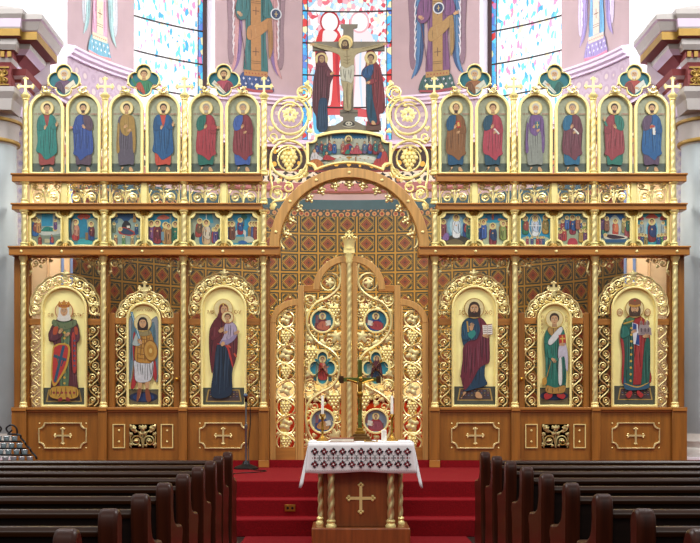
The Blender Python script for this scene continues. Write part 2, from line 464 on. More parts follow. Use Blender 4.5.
# tile stencil on the lower apse wall (u,v in metres)
def tile_mat():
    m, t, bs = base_mat('stencilled_tile_wall')
    uv = nd(t, 'ShaderNodeUVMap'); sp = nd(t, 'ShaderNodeSeparateXYZ'); t.links.new(uv.outputs['UV'], sp.inputs[0])
    def M(op, a, b=None, c=None):
        n = nd(t, 'ShaderNodeMath', operation=op)
        for i, x in enumerate((a, b, c)):
            if x is None: continue
            if isinstance(x, (int, float)): n.inputs[i].default_value = x
            else: t.links.new(x, n.inputs[i])
        return n.outputs[0]
    T = .315
    fu = M('ABSOLUTE', M('SUBTRACT', M('FRACT', M('DIVIDE', M('ADD', sp.outputs[0], 50*T + T*.5), T)), .5))
    fv = M('ABSOLUTE', M('SUBTRACT', M('FRACT', M('DIVIDE', sp.outputs[1], T)), .5))
    dia = M('ADD', fu, fv); mx = M('MAXIMUM', fu, fv); mn = M('MINIMUM', fu, fv)
    cu = M('SUBTRACT', .5, fu); cv = M('SUBTRACT', .5, fv)
    rad = M('SQRT', M('ADD', M('MULTIPLY', cu, cu), M('MULTIPLY', cv, cv)))
    def band(x, a, b): return M('MULTIPLY', M('GREATER_THAN', x, a), M('LESS_THAN', x, b))
    box = band(mx, .385, .455)
    corner = M('MULTIPLY', M('MULTIPLY', M('GREATER_THAN', dia, .415), M('LESS_THAN', mx, .36)), M('SUBTRACT', 1, band(rad, .235, .30)))
    dark = M('MAXIMUM', M('MAXIMUM', box, corner), M('MAXIMUM', band(dia, .35, .385), M('LESS_THAN', dia, .05)))
    cols = [('LESS_THAN', .31, '9a4a44')]
    def mix(f, a, b):
        n = nd(t, 'ShaderNodeMix', data_type='RGBA')
        t.links.new(f, n.inputs['Factor'])
        for s_, x in ((6, a), (7, b)):
            if isinstance(x, str): n.inputs[s_].default_value = lin(x)
            else: t.links.new(x, n.inputs[s_])
        return n.outputs[2]
    c = mix(M('LESS_THAN', dia, .29), '94763e', '642818')
    c = mix(band(dia, .19, .21), c, '8a5a40')
    c = mix(dark, c, '142224')
    t.links.new(M('MULTIPLY', M('MULTIPLY', M('GREATER_THAN', dia, .29), M('SUBTRACT', 1, dark)), .65), bs.inputs['Metallic'])
    t.links.new(c, bs.inputs['Base Color']); bs.inputs['Roughness'].default_value = .42
    return m
TILE = tile_mat()
def band_mat(name, ground, a, b, per):
    m, t, bs = base_mat(name)
    uv = nd(t, 'ShaderNodeUVMap'); mp = nd(t, 'ShaderNodeMapping'); t.links.new(uv.outputs['UV'], mp.inputs['Vector'])
    mp.inputs['Scale'].default_value = (1/per, 1/per, 1)
    v = nd(t, 'ShaderNodeTexVoronoi'); v.inputs['Randomness'].default_value = .25; v.inputs['Scale'].default_value = 1
    t.links.new(mp.outputs['Vector'], v.inputs['Vector'])
    r = nd(t, 'ShaderNodeValToRGB'); r.color_ramp.interpolation = 'CONSTANT'
    e = r.color_ramp.elements
    e[0].position = 0; e[0].color = lin(a); e[1].position = .22; e[1].color = lin(b)
    q = e.new(.38); q.color = lin(ground); q = e.new(.60); q.color = lin(b)
    t.links.new(v.outputs['Distance'], r.inputs['Fac']); t.links.new(r.outputs['Color'], bs.inputs['Base Color'])
    bs.inputs['Roughness'].default_value = .6
    return m
ORN = band_mat('gold_ornament_band', '3a2620', 'd9a844', '2c1d1c', .2)
LEAFB = band_mat('leaf_stencil_band', 'd8cdbb', 'c07a4e', '2c2a2c', .16)
DIAB = band_mat('small_diamond_border', '2f3c3c', '7e3226', 'a87c50', .11)
BLUEPAT = band_mat('violet_stencil', 'f0eaf4', 'b9b4e0', 'dcd4ec', .13)
FRIEZE = band_mat('pink_frieze_stencil', 'b09bac', 'c6b6b0', 'a690a2', .2)

def cyl(b, t0, t1, z0, z1, m, r=RA, dz=None):
    n = max(1, int(abs(t1-t0)/3)); vs = []; fs = []
    for i in range(n+1):
        t = D(t0 + (t1-t0)*i/n)
        vs += [apse(t, r, z0), apse(t, r, z1)]
        b.UV += [(RA*t, z0), (RA*t, z1)]
    for i in range(n): fs.append((2*i, 2*i+1, 2*i+3, 2*i+2))
    b.add(vs, fs, m)
def radial(b, t, r0, r1, z0, z1, m):
    b.UV += [(0, 0), (0, z1), (.3, z1), (.3, 0)]
    b.add([apse(D(t), r0, z0), apse(D(t), r0, z1), apse(D(t), r1, z1), apse(D(t), r1, z0)], [(0, 1, 2, 3)], m)
SILL, TOPW, MOULD = 5.62, 9.3, 6.22
EDGE = 82
OPEN = [(-EDGE, -73.5), (-52, -31), (-10.3, 10.3), (31, 52), (73.5, EDGE)]
PIER = [(-73.5, -52), (-31, -10.3), (10.3, 31), (52, 73.5)]
b = MB(); b.UV = []
bands = [(SANCT, 4.38, TILE), (4.38, 4.49, DIAB), (4.49, 4.65, TEAL), (4.65, 4.78, PINK), (4.78, 4.92, ROSE), (4.92, 5.1, LEAFB), (5.1, 5.13, MAROON), (5.13, 5.44, ORN), (5.44, 5.48, MAROON), (5.48, SILL, PINK)]
for z0, z1, m in bands:
    if z1 <= 4.6:
        cyl(b, -72, 72, z0, z1, m)
        for s in (-1, 1): cyl(b, s*72, s*EDGE, z0, z1, PEACH)
    else: cyl(b, -EDGE, EDGE, z0, z1, m)
for t0, t1 in PIER:
    cyl(b, t0, t1, SILL, 5.78, PINK); cyl(b, t0, t1, 5.78, 6.18, FRIEZE); cyl(b, t0, t1, 6.18, TOPW, PINK)
cyl(b, -EDGE, EDGE, TOPW, 10.2, PINK)
for t0, t1 in OPEN:
    for t in (t0, t1): radial(b, t, RA, RA+.42, SILL, TOPW, WHITEP)
    n = 6
    for z in (SILL, TOPW):
        for i in range(n):
            a, c = D(t0 + (t1-t0)*i/n), D(t0 + (t1-t0)*(i+1)/n)
            b.UV += [(0, 0)]*4
            b.add([apse(a, RA, z), apse(c, RA, z), apse(c, RA+.42, z), apse(a, RA+.42, z)], [(0, 1, 2, 3)], WHITEP)
struct(b.build('wall_apse', smooth=0, recalc=False))
# mouldings round the apse
def ringmould(name, spans, prof, m):
    b = MB()
    for t0, t1 in spans:
        n = max(2, int((t1-t0)/2.5)); k = len(prof); vs = []; fs = []
        for i in range(n+1):
            t = D(t0 + (t1-t0)*i/n)
            vs += [apse(t, RA-p, z) for p, z in prof]
        for i in range(n):
            for j in range(k):
                fs.append((i*k+j, i*k+(j+1) % k, (i+1)*k+(j+1) % k, (i+1)*k+j))
        fs.append(list(range(k))); fs.append(list(range(n*k, n*k+k)))
        b.add(vs, fs, m)
    struct(b.build(name))
ringmould('trim_2', PIER, [(-.01, 6.16), (.05, 6.16), (.05, 6.19), (.1, 6.21), (.1, 6.25), (.13, 6.27), (.13, 6.30), (-.01, 6.33)], LILAC)
ringmould('trim_3', [(-EDGE, EDGE)], [(-.01, 5.47), (.06, 5.47), (.06, 5.51), (.1, 5.53), (.1, 5.58), (-.01, 5.62)], LILAC)
ringmould('trim_4', [(-EDGE, EDGE)], [(-.01, 4.76), (.03, 4.76), (.05, 4.79), (.03, 4.82), (-.01, 4.82)], ROSE)
# blue stripe beside the peach wall
b = MB(); b.UV = []
for s in (-1, 1):
    cyl(b, s*75, s*76.2, SANCT, 4.4, BLUEST, RA-.01); cyl(b, s*71.6, s*72.6, SANCT, 4.4, BLUEST, RA-.01)
struct(b.build('trim_5', smooth=0, recalc=False))
# flank walls beside the apse, with the violet stencilled strip
for s, nm in ((-1, 'wall_left'), (1, 'wall_right')):
    b = MB(); b.UV = []
    X0 = XC + s*4.0; X1 = XC + s*7
    def q(xa, xb, y, z0, z1, m):
        b.UV += [(xa, z0), (xb, z0), (xb, z1), (xa, z1)]
        b.add([(xa, y, z0), (xb, y, z0), (xb, y, z1), (xa, y, z1)], [(0, 1, 2, 3)], m)
    q(X0, X0+s*.34, 16.08, 0, 4.6, PEACH); q(X0, X0+s*.34, 16.08, 4.6, 5.35, LILAC); q(X0+s*.34, X1, 16.08, 0, 5.35, BLUEPAT); q(X0, X1, 16.08, 5.35, 10.2, WHITEP)
    q(X0+s*.33, X0+s*.36, 16.07, 0, 5.35, LILAC)
    struct(b.build(nm, smooth=0, recalc=False))
b = MB(); b.slab([(XC-7, 16.05), (XC+7, 16.05), (XC+7, 20.3), (XC-7, 20.3)], 10.2, 10.3, WHITEP); struct(b.build('ceiling'))

# stained glass -----------------------------------------------------------
def glass_mat(name, scale, ramp, strength):
    m, t, bs = base_mat(name)
    uv = nd(t, 'ShaderNodeUVMap'); mp = nd(t, 'ShaderNodeMapping'); mp.inputs['Scale'].default_value = scale
    t.links.new(uv.outputs['UV'], mp.inputs['Vector'])
    v = nd(t, 'ShaderNodeTexVoronoi'); t.links.new(mp.outputs['Vector'], v.inputs['Vector']); v.inputs['Scale'].default_value = 1
    sp = nd(t, 'ShaderNodeSeparateColor'); t.links.new(v.outputs['Color'], sp.inputs['Color'])
    r = nd(t, 'ShaderNodeValToRGB'); r.color_ramp.interpolation = 'CONSTANT'; e = r.color_ramp.elements
    for i, (p, c) in enumerate(ramp):
        k = e[i] if i < 2 else e.new(p)
        k.position = p; k.color = lin(c)
    t.links.new(sp.outputs[0], r.inputs['Fac'])
    # lead came between the pieces
    w = nd(t, 'ShaderNodeTexVoronoi', feature='DISTANCE_TO_EDGE'); t.links.new(mp.outputs['Vector'], w.inputs['Vector']); w.inputs['Scale'].default_value = 1
    g = nd(t, 'ShaderNodeMath', operation='GREATER_THAN'); g.inputs[1].default_value = .035; t.links.new(w.outputs['Distance'], g.inputs[0])
    s_ = nd(t, 'ShaderNodeMath', operation='MULTIPLY_ADD'); t.links.new(g.outputs[0], s_.inputs[0]); s_.inputs[1].default_value = strength*.3; s_.inputs[2].default_value = strength*.7
    bs.inputs['Base Color'].default_value = (.02, .02, .02, 1); bs.inputs['Roughness'].default_value = .25
    t.links.new(r.outputs['Color'], bs.inputs['Emission Color']); t.links.new(s_.outputs[0], bs.inputs['Emission Strength'])
    return m
GB = glass_mat('glass_border', (13, 10, 1), [(0, '4f9fe0'), (.3, '49b8ea'), (.5, 'd23a3a'), (.62, '5f7fd0'), (.75, 'e8e0b0'), (.83, '58c8f0'), (.93, 'd07ab0')], 1.1)
GP = glass_mat('glass_pale', (18, 13, 1), [(0, 'ffffff'), (.30, 'fff0f2'), (.45, 'cfe6fa'), (.60, 'f4b0bc'), (.72, 'fbf0d8'), (.80, 'e87080'), (.88, '9fd0f4'), (.95, 'd84a5a')], 1.0)
GS = glass_mat('glass_side', (26, 11, 1), [(0, 'ffffff'), (.44, 'f4fbff'), (.66, '6fd6f0'), (.74, 'ffd9ec'), (.80, 'f092c0'), (.85, 'ffffff'), (.91, '48b0e8'), (.96, 'fff2c8')], 1.15)
LEAD = mat('lead_bar', '2a1c1c', .6, .2, .1, 10)
FRAMEW = mat('dark_window_frame', '3c2024', .6, 0, .1, 10)
RG = RA + .36
def window(n, t0, t1, center, glass=None):
    b = MB(); b.UV = []
    gb = .085*(t1-t0)
    cyl(b, t0, t0+gb, SILL, TOPW, GB, RG); cyl(b, t1-gb, t1, SILL, TOPW, GB, RG)
    if glass: cyl(b, t0+gb, t1-gb, SILL, TOPW, glass, RG)
    w = b.build('window_%d' % n, smooth=0, recalc=False); struct(w)
    b = MB()
    for t in (t0+.3, t1-.3):
        b.tube([apse(D(t), RG-.03, SILL), apse(D(t), RG-.03, TOPW)], .045, FRAMEW, 4)
    for z in (SILL+.04, TOPW-.04): b.tube([apse(D(t0+(t1-t0)*i/8), RG-.03, z) for i in range(9)], .045, FRAMEW, 4)
    b.build('window_frame', w)
    b = MB()
    z = SILL + .62
    while z < TOPW - .2:
        b.tube([apse(D(t0+(t1-t0)*i/8), RG-.02, z) for i in range(9)], .014, LEAD, 4); z += .53
    for f in ((.0, 1.0) if not center else ()): pass
    for t in (t0+gb, t1-gb): b.tube([apse(D(t), RG-.02, SILL), apse(D(t), RG-.02, TOPW)], .009, LEAD, 4)
    b.build('saddle_bars', w)
    return w
wc = window(1, -10.3, 10.3, True, GP)
window(2, -52, -31, False, GS); window(3, 31, 52, False, GS)
GS2 = glass_mat('glass_side_bright', (22, 8, 1), [(0, 'ffffff'), (.6, 'f4fbff'), (.85, 'ffd9ec'), (.93, '9fd8f0')], 4.5)
window(4, -EDGE, -73.5, False, GS2); window(5, 73.5, EDGE, False, GS2)
# the two glass figures of the middle window (crop units, v down)
P = Pic(.85)
R1, R2, W1, PK, BL = 'e0353a', 'c02030', 'ffffff', 'f5b9c2', '3f8fd8'
P.blob([(88, 165), (100, 110), (118, 88), (165, 88), (190, 110), (196, 165), (185, 250), (190, 400), (170, 410), (120, 380), (95, 300)], R1)
P.blob([(118, 110), (150, 120), (160, 250), (150, 390), (120, 340)], 'ffe9e9')
P.line([(100, 180), (110, 280), (100, 360)], 14, R2); P.line([(178, 130), (176, 220), (184, 380)], 12, R2)
P.ell(147, 62, 40, 44, R2); P.ell(147, 62, 33, 37, 'ffffff')
P.blob([(120, 100), (150, 92), (178, 110), (160, 140), (130, 135)], 'fff0f0')
P.blob([(225, 170), (235, 110), (260, 90), (290, 90), (318, 115), (328, 180), (322, 300), (328, 420), (290, 430), (240, 420), (232, 300)], 'fdeef2')
P.line([(240, 150), (246, 260), (238, 400)], 12, PK); P.line([(310, 140), (306, 280), (316, 400)], 12, 'e79aa8'); P.line([(275, 130), (270, 270), (280, 420)], 9, 'cfe6fa')
P.ell(268, 62, 40, 44, PK); P.ell(268, 62, 33, 37, 'ffffff')
P.blob([(95, 400), (200, 395), (320, 415), (310, 440), (200, 430), (100, 430)], 'd8404a')
P.blob([(80, 410), (110, 400), (120, 490), (85, 500)], '6cc6ee'); P.blob([(330, 330), (350, 320), (352, 470), (332, 480)], 'f0c8d0')
ub = .0165/4.02
M_ = P.mb(lambda u, v, l: apse(((u-217)*ub)/RG, RG-.006-l, 5.66 + (540-v)*ub*1.02), .0003, 18)
M_.build('figure_glass', wc, smooth=0, recalc=False)

# ================================================================== SANCTUARY BEHIND THE SCREEN
t = thing('altar', 'white-clothed altar with a red front behind the gilded double doors', 'altar', (XC, 17.4, SANCT))
RED = mat('red_frontal', 'b5321c', .8, 0, .15, 12)
b = MB(); b.box(XC-1.2, XC+1.2, 16.95, 17.9, SANCT, 1.58, RED); b.build('body', t, bevel=.01)
b = MB(); b.box(XC-1.25, XC+1.25, 16.9, 17.95, 1.58, 1.66, LINEN); b.box(XC-1.25, XC+1.25, 16.89, 16.91, 1.42, 1.66, LINEN); b.build('white_cloth', t)
b = MB()
for s in (-1, 1): b.box(XC+s*.9-.06, XC+s*.9+.06, 16.93, 16.95, SANCT, 1.42, GOLDF)
b.box(XC-.05, XC+.05, 16.93, 16.95, .8, 1.35, GOLDF); b.box(XC-.2, XC+.2, 16.93, 16.95, 1.1, 1.18, GOLDF); b.build('gold_trim', t)

# ================================================================== PILLARS AND CORNICES AT THE SIDES
def sweep(b, s, Xc, Yc, Xo, Yb, prof):
    # prof (offset, z, material of the strip below); path: outer front -> front corner -> back
    pts = [(p, z) for p, z, m in prof]
    rows = []
    for p, z in pts:
        rows.append([(Xo, Yc - p, z), (XC + s*(Xc - p), Yc - p, z), (XC + s*(Xc - p), Yb, z)])
    for i in range(len(rows)-1):
        for j in range(2):
            b.add([rows[i][j], rows[i][j+1], rows[i+1][j+1], rows[i+1][j]], [(0, 1, 2, 3)], prof[i][2])
G, LL, MR, GB2 = WARMSTONE, LILAC, MAROON, GILTBAND
for s, side in ((-1, 'left'), (1, 'right')):
    b = MB()
    sweep(b, s, 4.32, 15.5, XC+s*7, 16.2, [(0, 6.4, G), (.475, 6.22, G), (.475, 6.16, LL), (.45, 6.14, G), (.40, 6.04, LL), (.385, 6.03, GB2), (.385, 5.93, MR), (.27, 5.91, G),
        (.27, 5.89, G), (.26, 5.85, LL), (.20, 5.80, LL), (.19, 5.79, MR), (.06, 5.70, LL), (.05, 5.64, LL), (.21, 5.61, MR), (.19, 5.53, LL), (.12, 5.50, MR), (.10, 5.46, LL), (.02, 5.36, LL), (.06, 5.34, G), (.05, 5.22, LL), (.03, 5.1, LL), (-.1, 5.08, LL)])
    t = struct(b.build('trim_6' if s < 0 else 'trim_7', loc=(XC+s*4.5, 15.5, 5.0), smooth=0))
    b = MB()
    sweep(b, s, 4.36, 15.25, XC+s*7, 15.6, [(p*.72, z, m) for p, z, m in [(0, 6.4, G), (.40, 6.27, G), (.40, 6.21, G), (.36, 6.16, LL), (.34, 6.06, G), (.33, 6.04, GB2), (.33, 5.95, MR), (.25, 5.93, G), (.25, 5.86, G),
        (.2, 5.8, MR), (.15, 5.79, MR), (.15, 5.71, G), (.12, 5.66, MR), (.1, 5.62, MR), (.1, 5.36, G), (.2, 5.34, G), (.2, 5.28, G), (.14, 5.2, G), (.12, 5.06, G), (-.1, 5.05, G)]])
    b.build('impost_block', t, smooth=0)
    b = MB()
    for i in range(9):
        x = XC + s*(4.285 + i*.085); b.box(x-.024, x+.024, 15.115, 15.15, 5.715, 5.785, GILTBAND)
    b.build('dentil_row', t)
    b = MB()
    for i in range(5):
        x = XC + s*(4.39 + i*.22)
        for d in (-1, 1):
            b.spiral(x + d*.045, 15.17, 5.53, .042, pi/2, d, GILTBAND, 1.2, .011, .3, False); b.spiral(x + d*.045, 15.17, 5.43, .042, -pi/2, -d, GILTBAND, 1.2, .011, .3, False)
        b.leaf(x, 15.165, 5.48, .05, pi/2, GILTBAND, 5)
    b.box(XC+s*4.3, XC+s*6, 15.16, 15.18, 5.585, 5.605, GILTBAND); b.box(XC+s*4.3, XC+s*6, 15.16, 15.18, 5.37, 5.385, GILTBAND)
    b.build('gilt_scroll', t)
    t = thing('pillar', 'round grey pillar with gilt rings flanking the screen at the far %s' % side, 'pillar', (XC+s*4.70, 15.64, 0))
    cx, cy = XC+s*4.70, 15.64
    b = MB(); b.lathe([(.385, .96), (.375, 2), (.37, 3.5), (.355, 4.7)], cx, cy, STONE, 32); b.build('shaft', t, smooth=60)
    b = MB(); b.box(cx-.43, cx+.43, cy-.43, cy+.42, 0, .66, WHITEP); b.lathe([(.42, .66), (.435, .70), (.425, .76), (.405, .78), (.405, .82), (.415, .86), (.395, .9), (.385, .96)], cx, cy, mat('pale_stone', 'd9d8d2', .5), 32); b.build('base', t)
    b = MB(); b.lathe([(.36, 4.68), (.38, 4.72), (.39, 4.76), (.39, 4.9), (.41, 4.96), (.43, 5.05), (.43, 5.06)], cx, cy, WARMSTONE, 32); b.build('capital', t)
    for z in (4.72, 4.98):
        b = MB(); b.lathe([(.37, z-.02), (.435 if z > 4.8 else .405, z-.015), (.44 if z > 4.8 else .41, z), (.435 if z > 4.8 else .405, z+.025), (.37, z+.03)], cx, cy, GILTBAND, 32); b.build('gilt_ring', t)

# ================================================================== ANGELS PAINTED ON THE APSE PIERS
def angel(P, W, robe, stole, skirt, hem, orb, f=1.0, diag=True):
    O, I1, I2 = W
    for m in (-1, 1):
        q = lambda L: [(m*x, y) for x, y in L]
        P.robe(q([(60, -150), (110, -200), (160, -160), (158, 0), (150, 150), (152, 260), (146, 330), (128, 345), (110, 250), (95, 120), (70, -20)]), O, 5, 4)
        P.robe(q([(76, -60), (116, -60), (120, 100), (121, 240), (118, 320), (142, 398), (112, 362), (90, 310), (78, 200), (74, 110), (68, 20)]), I1, 6, 4, 3)
        P.robe(q([(74, 90), (88, 130), (94, 230), (104, 330), (122, 384), (96, 348), (80, 290), (72, 190)]), I2, 4, 3)
        for i in range(7): P.line(q([(114, -20+i*42), (123, 20+i*42), (118, 50+i*42)]), 6, 'e9e3e8')
    P.robe([(-46, -60), (46, -60), (62, 40), (54, 200), (60, 395), (-60, 395), (-52, 200), (-60, 40)], robe, 8, 4)
    P.robe([(-98, 470), (-84, 400), (-52, 378), (60, 382), (88, 436), (92, 470), (0, 476)], skirt, 6, 4)
    for i in range(5):
        for j in range(2):
            x, y = -66 + i*33 + j*12, 412 + j*26
            P.line([(x-6, y), (x+6, y)], 3, 'e8e8ee'); P.line([(x, y-7), (x, y+7)], 3, 'e8e8ee')
    P.poly([(-98, 470), (-97, 458), (0, 466), (92, 458), (93, 472), (0, 480)], hem)
    P.poly([(-64, 368), (62, 368), (64, 396), (-64, 398)], stole)
    for i in range(7): P.ell(-52 + i*17, 383, 4, 4, 'a04030', 8)
    P.poly([(-28, -70), (26, -70), (28, 366), (-26, 366)], stole)
    for y in (-30, 60, 270):
        P.line([(-18, y), (18, y)], 4, '5a3a28'); P.line([(0, y-22), (0, y+22)], 4, '5a3a28')
    for y in (10, 20, 320, 330): P.line([(-26, y), (26, y)], 3, shade(stole, .6))
    if diag:
        P.robe([(-44, 148), (20, 120), (74, 86), (84, 122), (30, 180), (-42, 214)], stole, 2, 3)
        P.robe([(64, 110), (86, 110), (92, 240), (72, 300), (66, 200)], shade(stole, .92), 2, 3)
    P.robe([(-46, -60), (-96, 0), (-112, 70), (-96, 112), (-60, 110), (-36, 60)], robe, 3, 4); P.robe([(46, -60), (80, 0), (96, 50), (90, 84), (50, 90), (36, 60)], robe, 3, 4)
    P.line([(-98, 80), (-72, 220), (-52, 360)], 5, '6a4a58'); hand(P, -94, 82, 12, .6); hand(P, 96, 84, 12, -.3)
    if orb:
        P.ell(orb[0], orb[1], 30, 30, 'dfe3e8', 24); P.ell(orb[0], orb[1], 24, 24, '2c3c62', 24); P.line([(orb[0]-9, orb[1]), (orb[0]+9, orb[1])], 4, 'c8b070'); P.line([(orb[0], orb[1]-14), (orb[0], orb[1]+14)], 4, 'c8b070')
    head(P, 0, -135, 30, '6a4630', halo='f0dfa0')
um = .00312
def mural(th, z, label, args, f=1.0, dk=.86):
    t = thing('angel_mural', label, 'mural', apse(D(th), RA-.01, z))
    P = Pic(); angel(P, *args); P.S = [(p, shade(c, dk)) for p, c in P.S]
    M_ = P.mb(lambda u, v, l: apse(D(th) + u*um*f/RA, RA-.006-l, z + (470-v)*um), .00015, 24)
    M_.build('painted_figure', t, smooth=0, recalc=False)
mural(-21.25, 6.36, 'wall painting of a green-robed angel with pink wings, left of the middle window', (('9a7d88', 'cf9a9c', '8a6aa0'), '2f6f70', 'b8834a', '2b4a86', 'b04a4a', (108, 66)))
mural(21.0, 6.36, 'wall painting of a purple-robed angel with blue wings, right of the middle window', (('8f6f80', '4f7fb0', '24487a'), '7a4a78', 'b08a50', '2f5a58', 'a04048', (6, 46)))
mural(-62.5, 6.36, 'pale wall painting of a pink-robed angel with teal hem at the far left', (('b8bcc4', '9ec4c4', '7fa0a4'), 'cf98b2', 'd6c4a6', '5f9fb4', 'd88888', None, 1, False), .85, 1.0)
mural(62.5, 6.36, 'pale wall painting of a blue-robed angel with violet hem at the far right', (('c4b4d0', '9a86c0', '8070a8'), '5f9fd0', 'cdbcae', '8c7cb4', 'd07088', None, 1, False), .85, 1.0)
# ================================================================== THE ICON SCREEN: oak carcass
BW, B0 = 1.0138, 1.0855                    # bay width, distance of the inner columns from the middle
def colx(s, k): return XC + s*(B0 + k*BW)
def bayx(s, k): return XC + s*(B0 + (k+.5)*BW)
SIDE = {-1: 'left', 1: 'right'}
ZB, ZL0, ZL1, ZM0, ZM1, ZU0, ZU1 = 1.30, 3.214, 3.328, 3.80, 3.885, 4.157, 4.262   # bench top, lower / middle / upper rail
def budded(b, cx, cy, cz, h, w, m, th=.018, r=.011, arm=.6):
    # gilt cross with budded ends; cz is its foot
    b.box(cx-r, cx+r, cy-th/2, cy+th/2, cz, cz+h, m)
    az = cz + h*arm
    b.box(cx-w/2, cx+w/2, cy-th*.45, cy+th*.45, az-r, az+r, m)
    for x, z, dx, dz in ((cx, cz+h, 0, 1), (cx-w/2, az, -1, 0), (cx+w/2, az, 1, 0)):
        q = r*1.35
        b.ball((x+dx*q*.6, cy, z+dz*q*.6), q, m, 8, 5); b.ball((x+dz*q*1.3, cy, z+dx*q*1.3), q*.9, m, 8, 5); b.ball((x-dz*q*1.3, cy, z-dx*q*1.3), q*.9, m, 8, 5)
POSW = {0: 'inner', 1: 'middle', 2: 'outer'}
# --- bench panels below the icons and the two side doors
def stud(b, x, y, z, r=.014): b.ball((x, y, z), r, GOLDF, 8, 5, (1, .6, 1))
for s in (-1, 1):
    for k in (0, 2):
        x = bayx(s, k); x0, x1 = x-BW/2+.056, x+BW/2-.056
        t = thing('screen_base_panel', 'oak base panel with gilt cross below the %s' % {(-1, 2): 'icon of the crowned woman with red shield', (-1, 0): 'icon of the mother and child', (1, 0): 'icon of the bearded man with open book', (1, 2): 'icon of the crowned man holding a church'}[s, k], 'base panel', (x, 15.3, PLAT), 'oak base panels with gilt crosses')
        b = MB(); b.box(x0, x1, 15.17, 15.45, PLAT, 1.27, OAKV); b.build('body', t, bevel=.004)
        b = MB(); b.box(x0, x1, 15.12, 15.45, 1.265, ZB, OAKH); b.box(x0, x1, 15.145, 15.2, 1.24, 1.266, OAKH); b.build('top_ledge', t, bevel=.005)
        b = MB(); b.box(x0, x1, 15.15, 15.2, PLAT, PLAT+.09, OAKH); b.build('plinth', t, bevel=.004)
        cz = 1.39 + (400-435.5)*.01267
        b = MB(); o = notch_out(x, cz, .305, .165, .07)
        i = notch_out(x, cz, .292, .152, .073); b.ring(o, i, 15.148, 15.175, GOLD); b.build('gilt_moulding', t, bevel=.003)
        b = MB(); budded(b, x, 15.165, cz-.105, .19, .19, GOLD, .02, .011, .55)
        b.ball((x, 15.165, cz-.105), .015, GOLD); b.ball((x-.014, 15.165, cz-.1), .012, GOLD); b.ball((x+.014, 15.165, cz-.1), .012, GOLD); b.build('gilt_cross', t)
        for sx in (-1, 1):
            for sz in (-1, 1): b = MB(); stud(b, x+sx*.295, 15.168, cz+sz*.155, .011); b.build('gilt_stud', t)
def scrollwork(b, x, z, hw, hh, y, m, tr=.011):
    # symmetrical palmette: stem, two lower volutes, two upper curls with leaves
    b.tube([(x, y, z-hh), (x, y, z+hh*.7)], tr*1.1, m, 6)
    b.leaf(x, y-.012, z+hh*.65, hh*.38, pi/2, m, 5)
    for d in (-1, 1):
        b.spiral(x+d*hw*.5, y, z-hh*.42, hh*.5, (pi if d > 0 else 0), -d, m, 1.5, tr, .3, False)
        b.leaf(x+d*hw*.5, y-.012, z-hh*.42, hh*.24, pi/2, m)
        b.tube(crom([(x, y, z-hh*.9), (x+d*hw*.16, y, z-hh*.1), (x+d*hw*.35, y, z+hh*.38), (x+d*hw*.72, y, z+hh*.42), (x+d*hw*.92, y, z+hh*.7), (x+d*hw*.72, y, z+hh*.92), (x+d*hw*.5, y, z+hh*.74)], 4, False), tr, m, 5, r1=tr*.7)
        b.leaf(x+d*hw*.66, y-.01, z+hh*.66, hh*.3, (0 if d > 0 else pi), m)
        b.leaf(x+d*hw*.16, y-.01, z+hh*.2, hh*.25, pi/2 - d*.6, m, 3)
        b.tube([(x+d*hw*.9, y, z-hh), (x+d*hw*.96, y, z-hh*.1), (x+d*hw*.8, y, z+hh*.3)], tr*.8, m, 5)
def vine_strip(b, x0, x1, z0, z1, y, m, tr=.008, d0=1):
    w = x1-x0; cx = (x0+x1)/2; n = max(2, round((z1-z0)/(w*1.05))); h = (z1-z0)/n
    p = []
    for i in range(n*8+1):
        z = z0 + (z1-z0)*i/(n*8); p.append((cx + d0*w*.40*sin(pi*(z-z0)/h), y, z))
    b.tube(p, tr, m, 5)
    for i in range(n):
        d = -d0 if i % 2 == 0 else d0
        z = z0 + h*(i+.5)
        b.spiral(cx+d*w*.12, y-.008, z, w*.36, (-pi/2), d, m, 1.15, tr, .42)
        b.leaf(cx-d*w*.40, y-.006, z+h*.28, w*.20, pi/2, m, 3); b.leaf(cx+d*w*.42, y-.006, z-h*.38, w*.18, .4, m, 3)
def arch_fret(b, cx, zc, ri, ro, y, m, crest=True, a0=-.12, n=9):
    # carved openwork crest round an arched icon
    def pt(a, r): return (cx + r*cos(a), y, zc + r*sin(a))
    A0, A1 = a0, pi - a0; rm = (ri+ro)/2; w = ro-ri
    b.tube([pt(A0 + (A1-A0)*i/40, ri + .012) for i in range(41)], .011, m, 5)
    out = []
    for i in range(n*8+1):
        a = A0 + (A1-A0)*i/(n*8); out.append(pt(a, ro - w*.10 + w*.10*abs(sin(pi*i/8))))
    b.tube(out, .012, m, 5)
    for i in range(n):
        a = A0 + (A1-A0)*(i+.5)/n; c = pt(a, rm); d = 1 if a < pi/2 else -1
        b.spiral(c[0], y-.006, c[2], w*.42, a + pi, d, m, 1.2, .0105, .4)
        for e in (-.42, .42):
            q = pt(a + e*(A1-A0)/n, rm + w*.12); b.leaf(q[0], y-.008, q[2], w*.26, a, m, 3)
            q = pt(a + e*(A1-A0)/n, rm - w*.25); b.leaf(q[0], y-.006, q[2], w*.18, a+pi, m, 3)
    if crest:
        c = pt(pi/2, ro); b.leaf(c[0], y-.012, c[2]-.01, w*.42, pi/2, m, 5)
